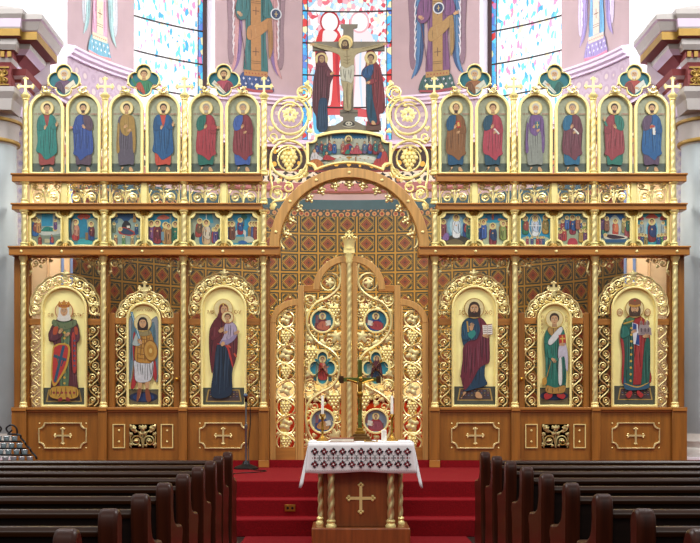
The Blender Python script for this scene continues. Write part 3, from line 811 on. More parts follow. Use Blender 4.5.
def corner_scrolls(b, x0, x1, zt, y, m, r=.062):
    for d, x in ((1, x0), (-1, x1)):
        b.spiral(x+d*(r+.015), y, zt-r-.02, r, (0 if d > 0 else pi), d, m, 1.25, .011, .42)
        b.spiral(x+d*(r*2.9), y, zt-r*.8, r*.75, (0 if d > 0 else pi), d, m, 1.2, .0105, .42)
        b.tube(crom([(x+d*.0, y, zt-.24), (x+d*.03, y, zt-.17), (x+d*.02, y, zt-.12), (x+d*.005, y, zt-.05)], 4, False), .011, m, 5)
        b.leaf(x+d*.02, y-.008, zt-.19, .035, -pi/2, m, 3); b.leaf(x+d*.15, y-.008, zt-.12, .035, -.9 if d > 0 else pi+.9, m, 3)
        b.leaf(x+d*.27, y-.008, zt-.05, .04, 0 if d > 0 else pi, m, 3)
    b.tube([(x0, y, zt-.008), (x1, y, zt-.008)], .01, m, 5)
# --- side doors in the middle bays
YL = 15.3
ICONW = {0: .292, 1: .219, 2: .292}        # half widths of the large icons
ICONT = {0: 2.845, 1: 2.63, 2: 2.835}      # tops
for s in (-1, 1):
    x = bayx(s, 1)
    t = thing('side_door', 'oak and gilt openwork side door behind the %s' % {-1: 'winged figure with sword', 1: 'green-robed figure with white scroll'}[s], 'door', (x, 15.3, PLAT), 'side doors of the screen')
    hw = BW/2 - .056
    b = MB(); b.box(x-hw, x+hw, 15.17, 15.4, PLAT, 1.27, OAKV); b.build('lower_panel', t, bevel=.004)
    b = MB(); b.box(x-hw, x+hw, 15.12, 15.42, 1.265, ZB, OAKH); b.box(x-hw, x+hw, 15.145, 15.2, 1.24, 1.266, OAKH); b.build('ledge', t, bevel=.005)
    b = MB(); b.box(x-hw, x+hw, 15.15, 15.2, PLAT, PLAT+.09, OAKH); b.build('plinth', t, bevel=.004)
    for d in (-1, 1):
        b = MB(); b.box(x+d*.375, x+d*.45, 15.26, 15.33, ZB, 2.50, OAKV); b.build('stile', t, bevel=.005)
        b = MB(); b.box(x+d*.225, x+d*.376, 15.27, 15.32, 2.36, 2.44, OAKH); b.build('transom', t, bevel=.005)
        zc = 1.39 - 36*.01267
        b = MB(); b.ring([(x+d*.304-.078, zc-.152), (x+d*.304+.078, zc-.152), (x+d*.304+.078, zc+.152), (x+d*.304-.078, zc+.152)], [(x+d*.304-.067, zc-.141), (x+d*.304+.067, zc-.141), (x+d*.304+.067, zc+.141), (x+d*.304-.067, zc+.141)], 15.152, 15.175, GOLDF); b.build('gilt_moulding', t)
        
        for q in (-1, 1): b = MB(); stud(b, x+d*.304, 15.166, zc+q*.07); b.build('gilt_stud', t)
    b = MB(); b.box(x-.172, x+.172, 15.163, 15.172, zc-.15, zc+.15, mat('grille_backing', '5a3a1c', .6))  # thin dark brown plate behind the gilt grille
    scrollwork(b, x, zc, .165, .145, 15.155, GOLD, .010)
    for d in (-1, 1):
        for qx, qz, ql in ((.15, -.11, .03), (.03, .11, .028), (.15, .02, .03), (.09, .06, .028), (.04, -.12, .024), (.15, .125, .024)): b.leaf(x+d*qx, 15.152, zc+qz, ql*1.2, pi/2-d*.5, GOLD, 3); b.build('gilt_grille', t)
    b = MB()
    for d in (-1, 1): vine_strip(b, x+d*.228 if d > 0 else x-.374, x+.374 if d > 0 else x-.228, ZB+.01, 2.36, YL, GOLD, .0085, d)
    b.build('vine_strip', t)
    b = MB(); arch_fret(b, x, ICONT[1]-.22, .222, .37, YL, GOLD, True, .03, 8)
    budded(b, x, YL-.01, ICONT[1]+.10, .15, .13, GOLD, .02, .013, .55); b.build('openwork_crest', t)
    dk = -1 if s > 0 else 1
    b = MB(); b.ball((x+dk*.42, 15.2, 1.655), .026, BRASS, 12, 8); b.tube([(x+dk*.42, 15.27, 1.655), (x+dk*.42, 15.21, 1.655)], .01, BRASS, 8); b.build('knob', t)
# --- gilt vine panels of the other four bays, and the corner scrolls under the lower rail in all six
NB = {(-1, 2): 'the crowned woman with red shield', (-1, 1): 'the winged figure with sword', (-1, 0): 'the mother and child', (1, 0): 'the bearded man with open book', (1, 1): 'the green-robed figure with white scroll', (1, 2): 'the crowned man holding a church'}
for s in (-1, 1):
    for k in (0, 1, 2):
        x = bayx(s, k)
        if k != 1:
            t = thing('vine_lattice', 'gilded openwork vine lattice surrounding the icon of ' + NB[s, k], 'lattice', (x, YL, ZB), 'gilded vine lattices round the large icons')
            hw = ICONW[k]
            for d in (-1, 1):
                b = MB(); b.box(x+d*hw, x+d*(BW/2-.052), 15.27, 15.33, 2.345, 2.425, OAKH); b.build('transom', t, bevel=.004)
                b = MB(); vine_strip(b, min(x+d*(hw+.004), x+d*(BW/2-.066)), max(x+d*(hw+.004), x+d*(BW/2-.066)), ZB+.01, 2.345, YL, GOLD, .0085, d); b.build('vine_strip', t)
            b = MB(); arch_fret(b, x, ICONT[k]-hw, hw+.004, hw+.165, YL, GOLD, True, -.18, 10); b.build('openwork_crest', t)
        t = thing('corner_scrollwork', 'gilded corner scrolls under the rail above the icon of ' + NB[s, k], 'scrollwork', (x, YL, 3.0), 'gilded corner scrolls under the lower rail')
        for d in (-1, 1):
            b = MB()
            xa, xb = (x-BW/2+.05, x-.02) if d < 0 else (x+.02, x+BW/2-.05)
            m2 = MB(); corner_scrolls(m2, x-BW/2+.05, x+BW/2-.05, ZL0, YL-.01, GOLD)
            # keep the faces of this half only
            for f, i in zip(m2.F, m2.I):
                c = sum(m2.V[j][0] for j in f)/len(f)
                if (c < x) == (d < 0): b.F.append(f); b.I.append(i)
            used = sorted({j for f in b.F for j in f}); mp = {j: i for i, j in enumerate(used)}
            b.V = [m2.V[j] for j in used]; b.F = [[mp[j] for j in f] for f in b.F]; b.m = m2.m
            b.build('scroll', t)
# --- oak posts behind the columns
for s in (-1, 1):
    for k in range(4):
        x = colx(s, k)
        b = MB(); w = .05
        b.box(x-w, x+w, 15.25, 15.42, ZB, ZL0, OAKV)
        if k == 3: b.box(x+s*.05, x+s*.13, 15.24, 15.42, ZB, ZL0, OAKV)
        if k == 0: b.box(x-s*.02, x-s*.07, 15.22, 15.42, ZB, ZL0, OAKV)
        o = b.build('oak_post', loc=(x, 15.33, ZB), bevel=.005)
        tag(o, 'upright oak post behind the %s full-height twisted column %s of the middle doors' % (('first', 'second', 'third', 'outermost')[k], SIDE[s]), 'post', 'oak posts of the screen')
# --- oak rails
for s in (-1, 1):
    for nm, lo, hi, y0, ext, inn, lab in (('lower_rail', ZL0, ZL1, 15.1, .16, .21, 'lower oak rail with gilt studs, under the small feast icons on the %s'), ('middle_rail', ZM0, ZM1, 15.2, .15, -.02, 'oak rail between feast icons and openwork panels on the %s'), ('upper_rail', ZU0, ZU1, 15.2, .15, -.02, 'top oak rail under the standing apostle icons on the %s')):
        xa, xb = colx(s, 0) - s*inn, colx(s, 3) + s*ext
        t = thing(nm, lab % SIDE[s], 'rail', ((xa+xb)/2, 15.3, lo), 'oak rails of the screen')
        b = MB(); b.box(xa, xb, y0, 15.44, lo, hi, OAKH); b.build('beam', t, bevel=.008)
        b = MB(); b.box(xa+s*.0, xb+s*.01, y0-.02, 15.45, hi-.022, hi, OAKH); b.build('top_moulding', t, bevel=.006)
        if nm == 'lower_rail':
            for k in range(7):
                b = MB(); xx = XC + s*(B0 + k*BW/2); b.ball((xx, y0-.002, (lo+hi)/2-.01), .019, GOLDF, 10, 6, (1, .6, 1)); b.build('gilt_stud', t)
# --- full-height twisted columns
def column(x, y, z0, z1, name, label, cat, group, r=.037, cross=False, cap=.1):
    t = thing(name, label, cat, (x, y, z0), group)
    b = MB(); b.lathe([(r*1.5, z0), (r*1.5, z0+.02), (r*1.25, z0+.03), (r*1.45, z0+.05), (r*1.05, z0+.065)], x, y, GOLDF, 14); b.build('base', t)
    zt = z1 - cap
    b = MB(); b.twist(x, y, z0+.06, zt, r, GOLD, .10, 2, .13, 12, .0125); b.build('shaft', t, smooth=70)
    b = MB(); b.lathe([(r*1.05, zt), (r*1.3, zt+.012), (r*1.1, zt+.024), (r*1.15, zt+cap*.4), (r*1.7, zt+cap*.75), (r*1.75, z1)], x, y, GOLDF, 14); b.build('capital', t)
    if cross:
        b = MB(); budded(b, x, y, z1-.01, .22, .185, GOLD, .026, .013, .54); b.build('gilt_cross', t)
        b = MB(); b.ball((x, y, z1+.01), r*1.15, GOLDF, 12, 6, (1, 1, .7)); b.build('cap_knob', t)
    return t
proto = {}
for s in (-1, 1):
    for k in range(4):
        x = colx(s, k)
        for nm, y, z0, z1, r, cr, cap, lab, grp in (
            ('twisted_column', 15.2, ZB, ZL0, .034, False, .12, 'tall gilded twisted column, %s from the middle doors on the %s', 'tall twisted columns between the large icons'),
            ('short_twisted_column', 15.24, ZL1, ZM0, .036, False, .055, 'short gilded twisted column in the feast icon row, %s from middle on %s', 'short twisted columns of the feast icon row'),
            ('stub_column', 15.26, ZM1, ZU0, .034, False, .03, 'stubby gilded column beside the openwork panels, %s from the middle on the %s', 'stub columns of the openwork row'),
            ('cross_topped_column', 15.31, ZU1, 5.28, .036, True, .07, 'gilded column crowned by a cross, top row, %s from middle on %s', 'cross-topped columns of the apostle row')):
            L = lab % (('first', 'second', 'third', 'outermost')[k], SIDE[s])
            if nm not in proto: proto[nm] = column(x, y, z0, z1, nm, L, 'column', grp, r, cr, cap)
            else: dup(proto[nm], (x, y, z0), L, grp)
        xa, xb = x - s*(.073 if k == 0 else .055), x + s*(.13 if k == 3 else .055)
        t = thing('pedestal', 'oak pedestal pilaster below the tall twisted column, %s from the middle on the %s' % (('first', 'second', 'third', 'outermost')[k], SIDE[s]), 'pedestal', (x, 15.25, PLAT), 'oak pedestals of the tall columns')
        b = MB(); b.box(xa, xb, 15.12, 15.44, PLAT+.09, 1.25, OAKV); b.build('body', t, bevel=.004)
        b = MB(); b.box(xa-.003*s, xb+.003*s, 15.11, 15.44, PLAT, PLAT+.09, OAKH); b.build('plinth', t, bevel=.004)
        b = MB(); b.box(xa, xb, 15.105, 15.45, 1.25, ZB, OAKH); b.build('ledge', t, bevel=.004)

# --- openwork panels and pilaster strips between them
for s in (-1, 1):
    for k in range(3):
        for h in (-1, 1):
            x = bayx(s, k) + h*.2425*1.0; q = k*2 + (0 if h*s < 0 else 1)
            t = thing('openwork_panel', 'small gilded openwork scroll panel, %s from the middle arch on the %s' % (ORD[q], SIDE[s]), 'panel', (x, 15.3, ZM1), 'openwork scroll panels between the rails')
            z0, z1 = ZM1+.006, ZU0-.004
            b = MB(); b.ring([(x-.205, z0), (x+.205, z0), (x+.205, z1), (x-.205, z1)], [(x-.192, z0+.008), (x+.192, z0+.008), (x+.192, z1-.008), (x-.192, z1-.008)], 15.28, 15.32, GOLDF); b.build('frame', t)
            b = MB(); scrollwork(b, x, (z0+z1)/2, .19, .122, 15.3, GOLD, .0115); b.build('scrollwork', t)
        x = bayx(s, k)
        b = MB(); b.box(x-.035, x+.035, 15.25, 15.33, ZM1, ZU0, GOLDF); o = b.build('gilt_strip', loc=(x, 15.29, ZM1), bevel=.006)
        tag(o, 'plain gilt strip dividing the openwork panels, %s from the arch on the %s' % (ORD[k], SIDE[s]), 'strip', 'gilt strips of the openwork row')
# ================================================================== apostle icons of the top row
APBG, APGR = 'a9b094', '515f58'
AP = [ # s, k, h, label, spec
 (-1, 2, -1, 'beardless apostle in a teal robe over red, far left of the top row', ('9a4440', '1f7f76', 'both', 1, '4a2f1c', None, True)),
 (-1, 2, 1, 'dark-bearded apostle in a blue robe stretching one arm out, top row', ('584456', '2d4c94', 'wrap', -1, '2c211c', '2c211c', 'out')),
 (-1, 1, -1, 'young apostle in an ochre cloak over dull purple, top row', ('5b5462', 'a3833f', 'cape', 1, '3a2a20', None, None)),
 (-1, 1, 1, 'bearded apostle in a bright blue robe with red collar and hem, top row', ('c44a38', '1b588a', 'both', 1, '3a2c24', '3a2c24', True)),
 (-1, 0, -1, 'grey-bearded apostle in a red robe over green, top row', ('1b6a5c', 'a63640', 'wrap', 1, 'a8a090', 'b5ae9e', 'out')),
 (-1, 0, 1, 'grey-bearded apostle in a maroon robe over blue, next to the arch on the left', ('3f5fa6', '86363e', 'wrap', 1, '9a9284', 'a8a090', None)),
 (1, 0, -1, 'balding dark-bearded apostle in a brown robe with a book', ('1d5478', '8c5c34', 'wrap', 1, '4a3626', '3c2a1e', None, 'book', True)),
 (1, 0, 1, 'young beardless apostle in a rose-red robe over dark blue, top row', ('1f4c62', 'b04252', 'wrap', 1, '5a3822', None, None, 'scroll')),
 (1, 1, -1, 'white-bearded apostle in a violet cloak over pale grey, top row', ('8f958c', '715488', 'cape', 1, 'c8c6bc', 'd2d0c8', None, 'bluebook')),
 (1, 1, 1, 'grey-bearded apostle in a maroon robe over bright blue with scroll, top row', ('22688c', '723e4a', 'wrap', 1, '948c80', 'a49c90', None, 'scroll')),
 (1, 2, -1, 'dark-bearded apostle raising one hand, red robe over green, top row', ('2c7868', '984048', 'wrap', -1, '3c2c22', '3c2c22', 'up')),
 (1, 2, 1, 'dark-bearded apostle in a blue robe holding a white book, far right of the top row', ('5d4862', '205e96', 'wrap', 1, '3a2a22', '3a2a22', None, 'whitebook')),
]
UA = .01278/5.267
for n, (s, k, h, lab, sp) in enumerate(AP):
    x = bayx(s, k) + h*.2345
    z0, z1 = ZU1, 5.305
    t = thing('apostle_icon', 'arched icon of ' + lab.replace(', top row', '').replace(' of the top row', '').replace(', next to the arch on the left', ', left of the arch'), 'icon', (x, 15.32, z0), 'standing apostle icons of the top row')
    b = MB(); b.ring(arch_out(x, z0, z1, .222, 24), arch_out(x, z0+.03, z1-.037, .185, 24), 15.27, 15.33, GOLDF)
    b.build('frame', t, bevel=.008)
    b = MB(); b.prism(arch_out(x, z0+.02, z1-.02, .2, 20), 15.315, 15.33, OAKV); b.build('back_board', t)
    P = Pic()
    hw = .186/UA; H = (z1 - z0 - .065)/UA
    P.poly([(a, -c) for a, c in arch_out(0, 0, H, hw, 24)], APBG)
    P.rect(-hw, -47, hw, 0, APGR)
    P.rect(-hw, -49, hw, -46, shade(APBG, .75))
    P.text(-hw+7, -303, 'СВ.АП.', 13, 'a0584a'); P.line([(36, -306), (72, -306)], 3, 'b0705e', taper=False); 
    for i in range(5): P.line([(38+i*7, -310), (38+i*7, -302)], 2, 'a0584a'); 
    P2 = Pic(); saint(P2, *sp[:6], arm=sp[6], item=sp[7] if len(sp) > 7 else None, bald=len(sp) > 8, seed=n, blen=1.3 if len(sp) > 8 else 1)
    for pts, c in P2.S: P.S.append(([(a*(.97 if c2 < -300 else .90), c2-4) for a, c2 in pts], c))
    P.put('painting', t, x, z0+.031, 0, 0, UA, 15.312)
# ================================================================== quatrefoil prophet icons above them
PR = [(-1, 2, 'white-bearded prophet with an open scroll on blue, far left', '6a4a6a', 'e4e0cc', 'c8c8c0', 'cfccc2', 'r'), (-1, 1, 'beardless prophet in green and red, second from left', '2f7f58', 'b04c3a', '5a3a22', None, 'n'), (-1, 0, 'dark-bearded prophet in rose with a slanting scroll, left of the arch', 'b04a5c', 'dfe0cc', '5a4430', '4a3626', 'l'),
      (1, 0, 'grey-bearded prophet in ochre and rose with a scroll, right of the arch', '9c6440', 'd4d8c8', 'b8b4aa', 'c0bcb0', 'r'), (1, 1, 'white-bearded prophet with green and red robe, second from right', '2c7a70', 'd8dcd4', 'd0d0ca', 'd8d8d2', 'l'), (1, 2, 'white-bearded prophet in red raising one hand, far right', 'a8413c', 'd6dcd4', 'd4d2c8', 'dcdad2', 'r')]
for s, k, lab, robe, scr, hair, beard, dr in PR:
    x, z = bayx(s, k), 1.39 + (400-82.5)*.01278
    t = thing('quatrefoil_icon', 'four-lobed icon of ' + lab, 'icon', (x, 15.26, z-.2), 'four-lobed prophet icons on top of the screen')
    R = .205
    b = MB(); b.ring(quat_out(x, z, R, 56), quat_out(x, z, R*.905, 56), 15.21, 15.26, GOLDF); b.build('frame', t, bevel=.006)
    b = MB(); b.prism(quat_out(x, z, R*.93, 56), 15.245, 15.265, OAKV); b.build('back_board', t)
    P = Pic(); U = UA
    P.poly([(a, -c) for a, c in quat_out(0, 0, R*.915/U, 56)], '16707e')
    P.robe([(-34, 64), (-44, 40), (-36, 8), (-12, -6), (14, -6), (36, 8), (42, 38), (26, 60), (0, 70)], robe, 6, 3)
    P.robe([(-38, 20), (-14, 4), (8, 60), (-8, 70), (-36, 56)] if dr != 'l' else [(36, 20), (14, 4), (-8, 60), (8, 70), (32, 56)], shade(robe, .75) if dr != 'n' else 'b04c3a', 3, 3)
    if dr == 'r': P.poly([(14, 56), (4, 22), (40, -8), (52, 20)], scr); P.line([(16, 40), (42, 14)], 2, '8a8a78'); P.line([(22, 44), (46, 20)], 2, '8a8a78'); hand(P, 8, 30, 7, .2)
    elif dr == 'l': P.poly([(-52, 10), (-40, -6), (14, 52), (-2, 64)], scr); P.line([(-40, 8), (4, 52)], 2, '8a8a78'); hand(P, -30, 14, 7, .5)
    else: P.line([(-34, 20), (-52, -16)], 9, robe); hand(P, -52, -20, 7, -1.6); hand(P, 40, 22, 7, -.3)
    head(P, 0, -32, 12.5, hair, beard, blen=1.4)
    P.S[1:] = [([(a*1.22, 14 + (c2-8)*1.15) for a, c2 in pts], c) for pts, c in P.S[1:]]
    lim = [(a*.985, c2*.985) for a, c2 in P.S[0][0]]
    for i_, (pts, c) in enumerate(P.S):
        if i_: P.S[i_] = ([p if p[1] < 40 else (max(-(max(6, 36-max(0, p[1]-44)*1.2)), min(max(6, 36-max(0, p[1]-44)*1.2), p[0])), min(70, p[1])) for p in pts], c)
    P.put('painting', t, x, z, 0, 0, U, 15.242)
    for d in (-1, 1):
        b = MB()
        b.spiral(x+d*.235, 15.25, z-.11, .035, pi/2, -d, GOLD, 1.1, .011, .4, False)
        b.ball((x+d*.2, 15.25, z-.045), .022, GOLD, 8, 5); b.ball((x+d*.272, 15.25, z-.085), .018, GOLD, 8, 5)
        b.tube(crom([(x+d*.17, 15.25, z-.1), (x+d*.23, 15.25, z-.15), (x+d*.29, 15.25, z-.13), (x+d*.3, 15.25, z-.16)], 4, False), .012, GOLD, 5)
        b.leaf(x+d*.2, 15.245, z-.13, .04, -pi/2, GOLD, 3)
        b.build('scroll_bracket', t)
# ================================================================== FEAST ICONS (small scenes)
def mini(P, x, y, h, c, c2=None, halo=True, hair='4a3020', lean=0, seed=0):
    # little standing figure: x,y of the feet, h height
    k = h/100
    P.robe([(x-16*k, y), (x-19*k+lean*.3, y-40*k), (x-17*k+lean*.8, y-72*k), (x+lean, y-82*k), (x+17*k+lean*.8, y-72*k), (x+19*k+lean*.3, y-40*k), (x+17*k, y)], c, 3, 5*k+.8, seed, 3)
    if c2: P.robe([(x-2*k+lean, y-80*k), (x+18*k+lean*.8, y-70*k), (x+20*k, y-30*k), (x+8*k, y-18*k), (x-14*k, y-36*k)], c2, 2, 5*k+.8, seed, 3)
    P.ell(x+lean*1.1, y-56*k, 4*k, 4*k, SKIN, 8)
    if halo: P.ell(x+lean*1.2, y-91*k, 17*k, 17*k, 'e8d48a', 16)
    P.ell(x+lean*1.2, y-94*k, 9*k, 10*k, hair, 12); P.ell(x+lean*1.2, y-90*k, 7*k, 9*k, SKIN, 12)
    for d in (-1, 1): P.ell(x+lean*1.2+d*3*k, y-91*k, 1.4*k, 1.2*k, '241812', 6)
def lying(P, x0, x1, y, h, c, skin_left=True):
    P.robe([(x0, y), (x0+(x1-x0)*.3, y-h), (x0+(x1-x0)*.7, y-h*.9), (x1, y-h*.2), (x1, y+h*.4), (x0+(x1-x0)*.5, y+h*.5), (x0, y+h*.4)], c, 4, 3)
    hx = x0-2 if skin_left else x1+2
    P.ell(hx, y-h*.2, h*.7, h*.7, 'e8d48a', 16); P.ell(hx, y-h*.2, h*.4, h*.48, SKIN, 12)
SKY = '1b7f96'
def f_birth(P):
    P.rect(-98, -102, 98, 102, '8fa49a'); P.rect(-30, -102, 40, -20, '2a8fb0'); P.rect(40, -102, 98, 10, 'a9b3a2'); P.poly([(-98, -102), (-30, -102), (-40, -10), (-98, 10)], '7d9a98'); P.rect(52, -80, 66, -50, '4a5a60')
    P.rect(-98, 40, 98, 102, '7f8c78'); P.blob([(-40, 0), (40, -20), (90, -30), (98, 20), (20, 36), (-46, 30)], 'c9cdc0')
    lying(P, -30, 52, 4, 20, '1f8070', False); mini(P, 56, 0, 60, '6a4a86'); mini(P, -70, 40, 110, '2a62a0', '8a4a40'); mini(P, -48, 20, 80, 'c08850'); mini(P, -40, 98, 62, '9a3c30', halo=False); mini(P, 34, 98, 64, '2a56a8', 'b04840', halo=False); P.rect(-10, 60, 22, 84, 'bfb690')
def f_annun(P):
    P.rect(-98, -102, 98, 102, '2283a0'); P.poly([(-98, -102), (-70, -102), (-60, 60), (-98, 60)], '3a4a5a'); P.poly([(20, -60), (98, -80), (98, 60), (30, 50)], '9fae94'); P.poly([(50, -102), (98, -102), (98, -60)], '2c3c4c')
    P.robe([(-40, -80), (0, -100), (44, -84), (20, -62), (0, -70), (-14, -60)], 'c0503c', 3, 3); P.rect(-98, 52, 98, 102, '4a7a7c'); P.poly([(-30, 60), (50, 60), (60, 92), (-40, 92)], '3aa0a8')
    mini(P, -50, 66, 122, 'b03a3a', 'c98a70'); P.robe([(-76, -20), (-66, -66), (-58, -10), (-70, 40)], 'a09a80', 2, 3); mini(P, 48, 66, 108, '24508c', '6e2c34'); P.rect(12, 20, 30, 66, '8a6a48')
def f_nativity(P):
    P.rect(-98, -102, 98, 102, '1d4f7c'); P.blob([(-98, -30), (-40, -70), (0, -40), (40, -70), (98, -30), (98, 102), (-98, 102)], '8aa39a'); P.blob([(-24, -30), (0, -56), (30, -30), (24, -4), (-20, -4)], '1c1c20')
    P.blob([(-46, 0), (-10, -14), (60, 20), (40, 42), (-20, 34), (-44, 24)], 'b03a30'); P.blob([(-38, 4), (-8, -8), (48, 22), (30, 34), (-20, 28)], '28405c'); P.ell(-36, -2, 14, 14, 'e8d48a'); P.ell(-36, -2, 8, 9, SKIN)
    for x, y, h, c in ((-60, -40, 50, '4a7a9a'), (54, -44, 50, 'c09050'), (66, 30, 60, '2a5a8a'), (-74, 20, 60, '6a7a5a'), (-64, 98, 60, '9a6a4a'), (-14, 98, 56, '5a8a5a'), (40, 98, 56, 'a08a60'), (76, 96, 56, '4a7a70')): mini(P, x, y, h, c, seed=int(x))
    P.rect(6, -22, 26, -8, 'e8e2d0')
def f_meeting(P):
    P.rect(-98, -102, 98, 102, '1f88a8'); P.poly([(-98, -40), (-70, -60), (-60, 60), (-98, 60)], '9aa898'); P.rect(40, -90, 52, 30, '98a694'); P.rect(72, -90, 84, 30, '98a694'); P.blob([(-40, -70), (0, -92), (40, -74), (20, -62), (-20, -62)], 'd0705a')
    P.rect(-98, 60, 98, 102, '3f5a5c'); mini(P, -74, 84, 130, '4a3a6a', '7a4a7a'); mini(P, -36, 86, 136, '8a2c34', '6a2430'); mini(P, 16, 88, 126, 'b08a50', 'c9a86a'); mini(P, 34, 90, 118, 'a87c48'); mini(P, 76, 86, 128, '20604c', '2a7a60'); P.rect(-12, 16, 6, 70, '6f93a0')
def f_baptism(P):
    P.rect(-98, -102, 98, 102, '7f9c9a'); P.poly([(-40, -102), (40, -102), (50, -40), (-30, -30)], '3a9ab0'); P.blob([(-98, -20), (-60, -60), (-20, -10), (-30, 102), (-98, 102)], 'a0ac92'); P.blob([(-30, 0), (20, -30), (36, 20), (40, 102), (-34, 102)], '1a6f9a'); P.blob([(40, 20), (98, 0), (98, 102), (30, 102)], '92a08c')
    mini(P, -46, 46, 108, 'a04034', '6a5238', lean=8); mini(P, 4, 90, 142, 'c9a880', 'd8cbb0'); 
    for x, c in ((54, 'a03c44'), (76, '2c6a5a'), (64, '5a4a86')): mini(P, x, 60 + (x % 5)*6, 92, c, seed=x)
    P.blob([(-92, 50), (-74, 20), (-66, 60), (-80, 70)], '1f3a2c'); P.rect(2, -96, 8, -60, 'd8e8ea')
def f_entry(P):
    P.rect(-98, -102, 98, 102, '2a90b4'); P.poly([(-98, -102), (-40, -40), (-50, 30), (-98, 40)], '8a9c98'); P.poly([(50, -80), (98, -90), (98, 30), (46, 20)], 'a8ae9c'); P.blob([(0, -100), (30, -80), (14, -60), (-10, -70)], '1f6a5c'); P.rect(4, -70, 10, -20, '5a4a30')
    P.rect(-98, 46, 98, 102, '8fa58f'); P.robe([(-60, 20), (-20, 0), (20, 10), (16, 60), (6, 30), (-40, 36), (-46, 66), (-60, 50)], 'cfd2cc', 3, 3); mini(P, -16, 30, 96, '9c2c38', '24508c')
    for x, c in ((-84, '2a3a74'), (-66, '7a4a3a'), (52, 'a8804a'), (70, '4a5a8a'), (86, '9a4a40')): mini(P, x, 62, 104, c, seed=x)
    P.blob([(10, 60), (30, 44), (60, 50), (70, 76), (20, 84)], 'c0c4b4'); P.blob([(-30, 80), (0, 70), (30, 84), (0, 96)], '2a62a0')
def f_transf(P):
    P.rect(-98, -102, 98, 102, '55829a'); P.blob([(-98, -50), (-60, -90), (-30, -60), (-40, 20), (-98, 40)], '8a9aa0'); P.ell(0, -24, 52, 72, '7fb0c4', 28); P.ell(0, -24, 36, 58, 'b8d8e0', 28)
    P.blob([(-98, 60), (-40, 44), (0, 30), (50, 46), (98, 70), (98, 102), (-98, 102)], '3a3428'); P.blob([(-60, 80), (0, 60), (50, 84), (0, 100)], '6a5c40')
    mini(P, 4, 50, 134, 'eef2f2', 'd8e4ec'); mini(P, -76, 44, 100, '9a4a5a'); mini(P, 66, 46, 110, '2c4a8a', 'a04040'); mini(P, 84, 50, 100, '3a7a6a'); P.robe([(-86, 60), (-60, 20), (-40, 40), (-50, 70)], '8a6aa8', 3, 3); P.ell(-60, -80, 26, 12, '4a6a90')
def f_ascens(P):
    P.rect(-98, -102, 98, 102, '9fb8a8'); P.blob([(-98, -102), (98, -102), (98, -50), (50, -44), (0, -40), (-50, -44), (-98, -54)], '2a9ab4'); P.ell(0, -80, 46, 22, '1f6a9a', 24); mini(P, 0, -62, 40, 'b04a40'); P.robe([(-80, -60), (-40, -70), (-34, -54), (-70, -50)], 'c89060', 2, 2); P.robe([(80, -60), (40, -70), (34, -54), (70, -50)], 'c89060', 2, 2)
    P.blob([(-60, 40), (-40, -20), (40, -20), (60, 40), (50, 102), (-50, 102)], 'aab69a'); mini(P, 0, 96, 128, '7a2834', '24406a')
    for x, c in ((-84, 'a04048'), (-72, '24508c'), (-58, '3a62b0'), (60, 'b08a40'), (74, '4a8a5a'), (88, 'b04a40'), (-90, '2a4a8a'), (66, '8a9a50')): mini(P, x, 80 - (x % 7)*5, 108, c, seed=x)
def f_resur(P):
    P.rect(-98, -102, 98, 102, '1f93bc'); P.ell(0, -22, 42, 74, 'e6d9a0', 30); P.ell(0, -22, 37, 69, '3f8fb4', 30); P.ell(0, -22, 26, 58, 'cfe4ea', 30); mini(P, 0, 40, 118, 'e8ecec', 'c6d2e4')
    P.line([(-40, -22), (40, -22)], 4, 'e8f0f0'); mini(P, -62, 30, 108, '2f7a5a', '9a4a40'); mini(P, 64, 26, 108, 'b08a3c', '8a7a40'); P.blob([(-98, 70), (-60, 46), (0, 62), (60, 46), (98, 70), (98, 102), (-98, 102)], 'a8b8a0')
    for x, c in ((-50, 'a04a5a'), (-20, '4a5a8a'), (14, 'b8403c'), (50, '2a5a8a'), (34, '8a5a70')): mini(P, x, 98, 52, c, seed=x)
def f_pent(P):
    P.rect(-98, -102, 98, 102, '7f9a90'); P.poly([(-60, -102), (60, -102), (40, -70), (-40, -70)], '2a96bc'); P.rect(-90, -60, -60, 20, 'a8b09c'); P.rect(60, -60, 90, 20, 'a8b09c'); P.blob([(-70, 20), (0, -40), (70, 20), (60, 90), (-60, 90)], '9ea98c')
    mini(P, 2, 30, 112, '8a2c3c', '24508c')
    for x, y, c in ((-80, 50, '2c6a5a'), (-60, 20, 'a04048'), (-50, 70, 'b83c3a'), (-76, 86, '9a3c50'), (50, 20, '4a5a8a'), (74, 40, '8a9a50'), (54, 80, 'b08a40'), (82, 80, '6a3c6a'), (-34, 0, '3a62a0'), (34, 0, 'a0604a')): mini(P, x, y, 78, c, seed=x)
    P.blob([(-20, 60), (20, 60), (30, 100), (-28, 100)], 'b03848')
def f_dorm(P):
    P.rect(-98, -102, 98, 102, '8fa09a'); P.poly([(-50, -102), (50, -102), (70, -50), (30, -60), (0, -90), (-30, -60), (-70, -50)], '1f5f9c'); P.blob([(-40, -40), (0, -90), (40, -40), (30, 30), (-30, 30)], 'b8c4b8'); mini(P, 4, 40, 100, 'c24638', 'd87a50')
    for x, y, c in ((-84, 50, '24508c'), (-66, 30, '3a7a70'), (-80, 0, '6a4a7a'), (58, 20, 'b0a060'), (76, 50, 'a04a50'), (84, 10, '2c6a5a'), (-50, 10, '8a5a40')): mini(P, x, y, 84, c, seed=x)
    P.blob([(-70, 40), (-40, 28), (60, 40), (76, 56), (0, 72), (-60, 60)], 'd8d2c0'); P.blob([(-60, 40), (-30, 32), (50, 46), (56, 56), (-20, 60)], '3a2430'); P.ell(-60, 36, 12, 12, 'e8d48a'); P.ell(-60, 36, 7, 8, SKIN); P.rect(-98, 76, 98, 102, '6f8a7c'); P.rect(-60, 62, 70, 84, '2f5a80')
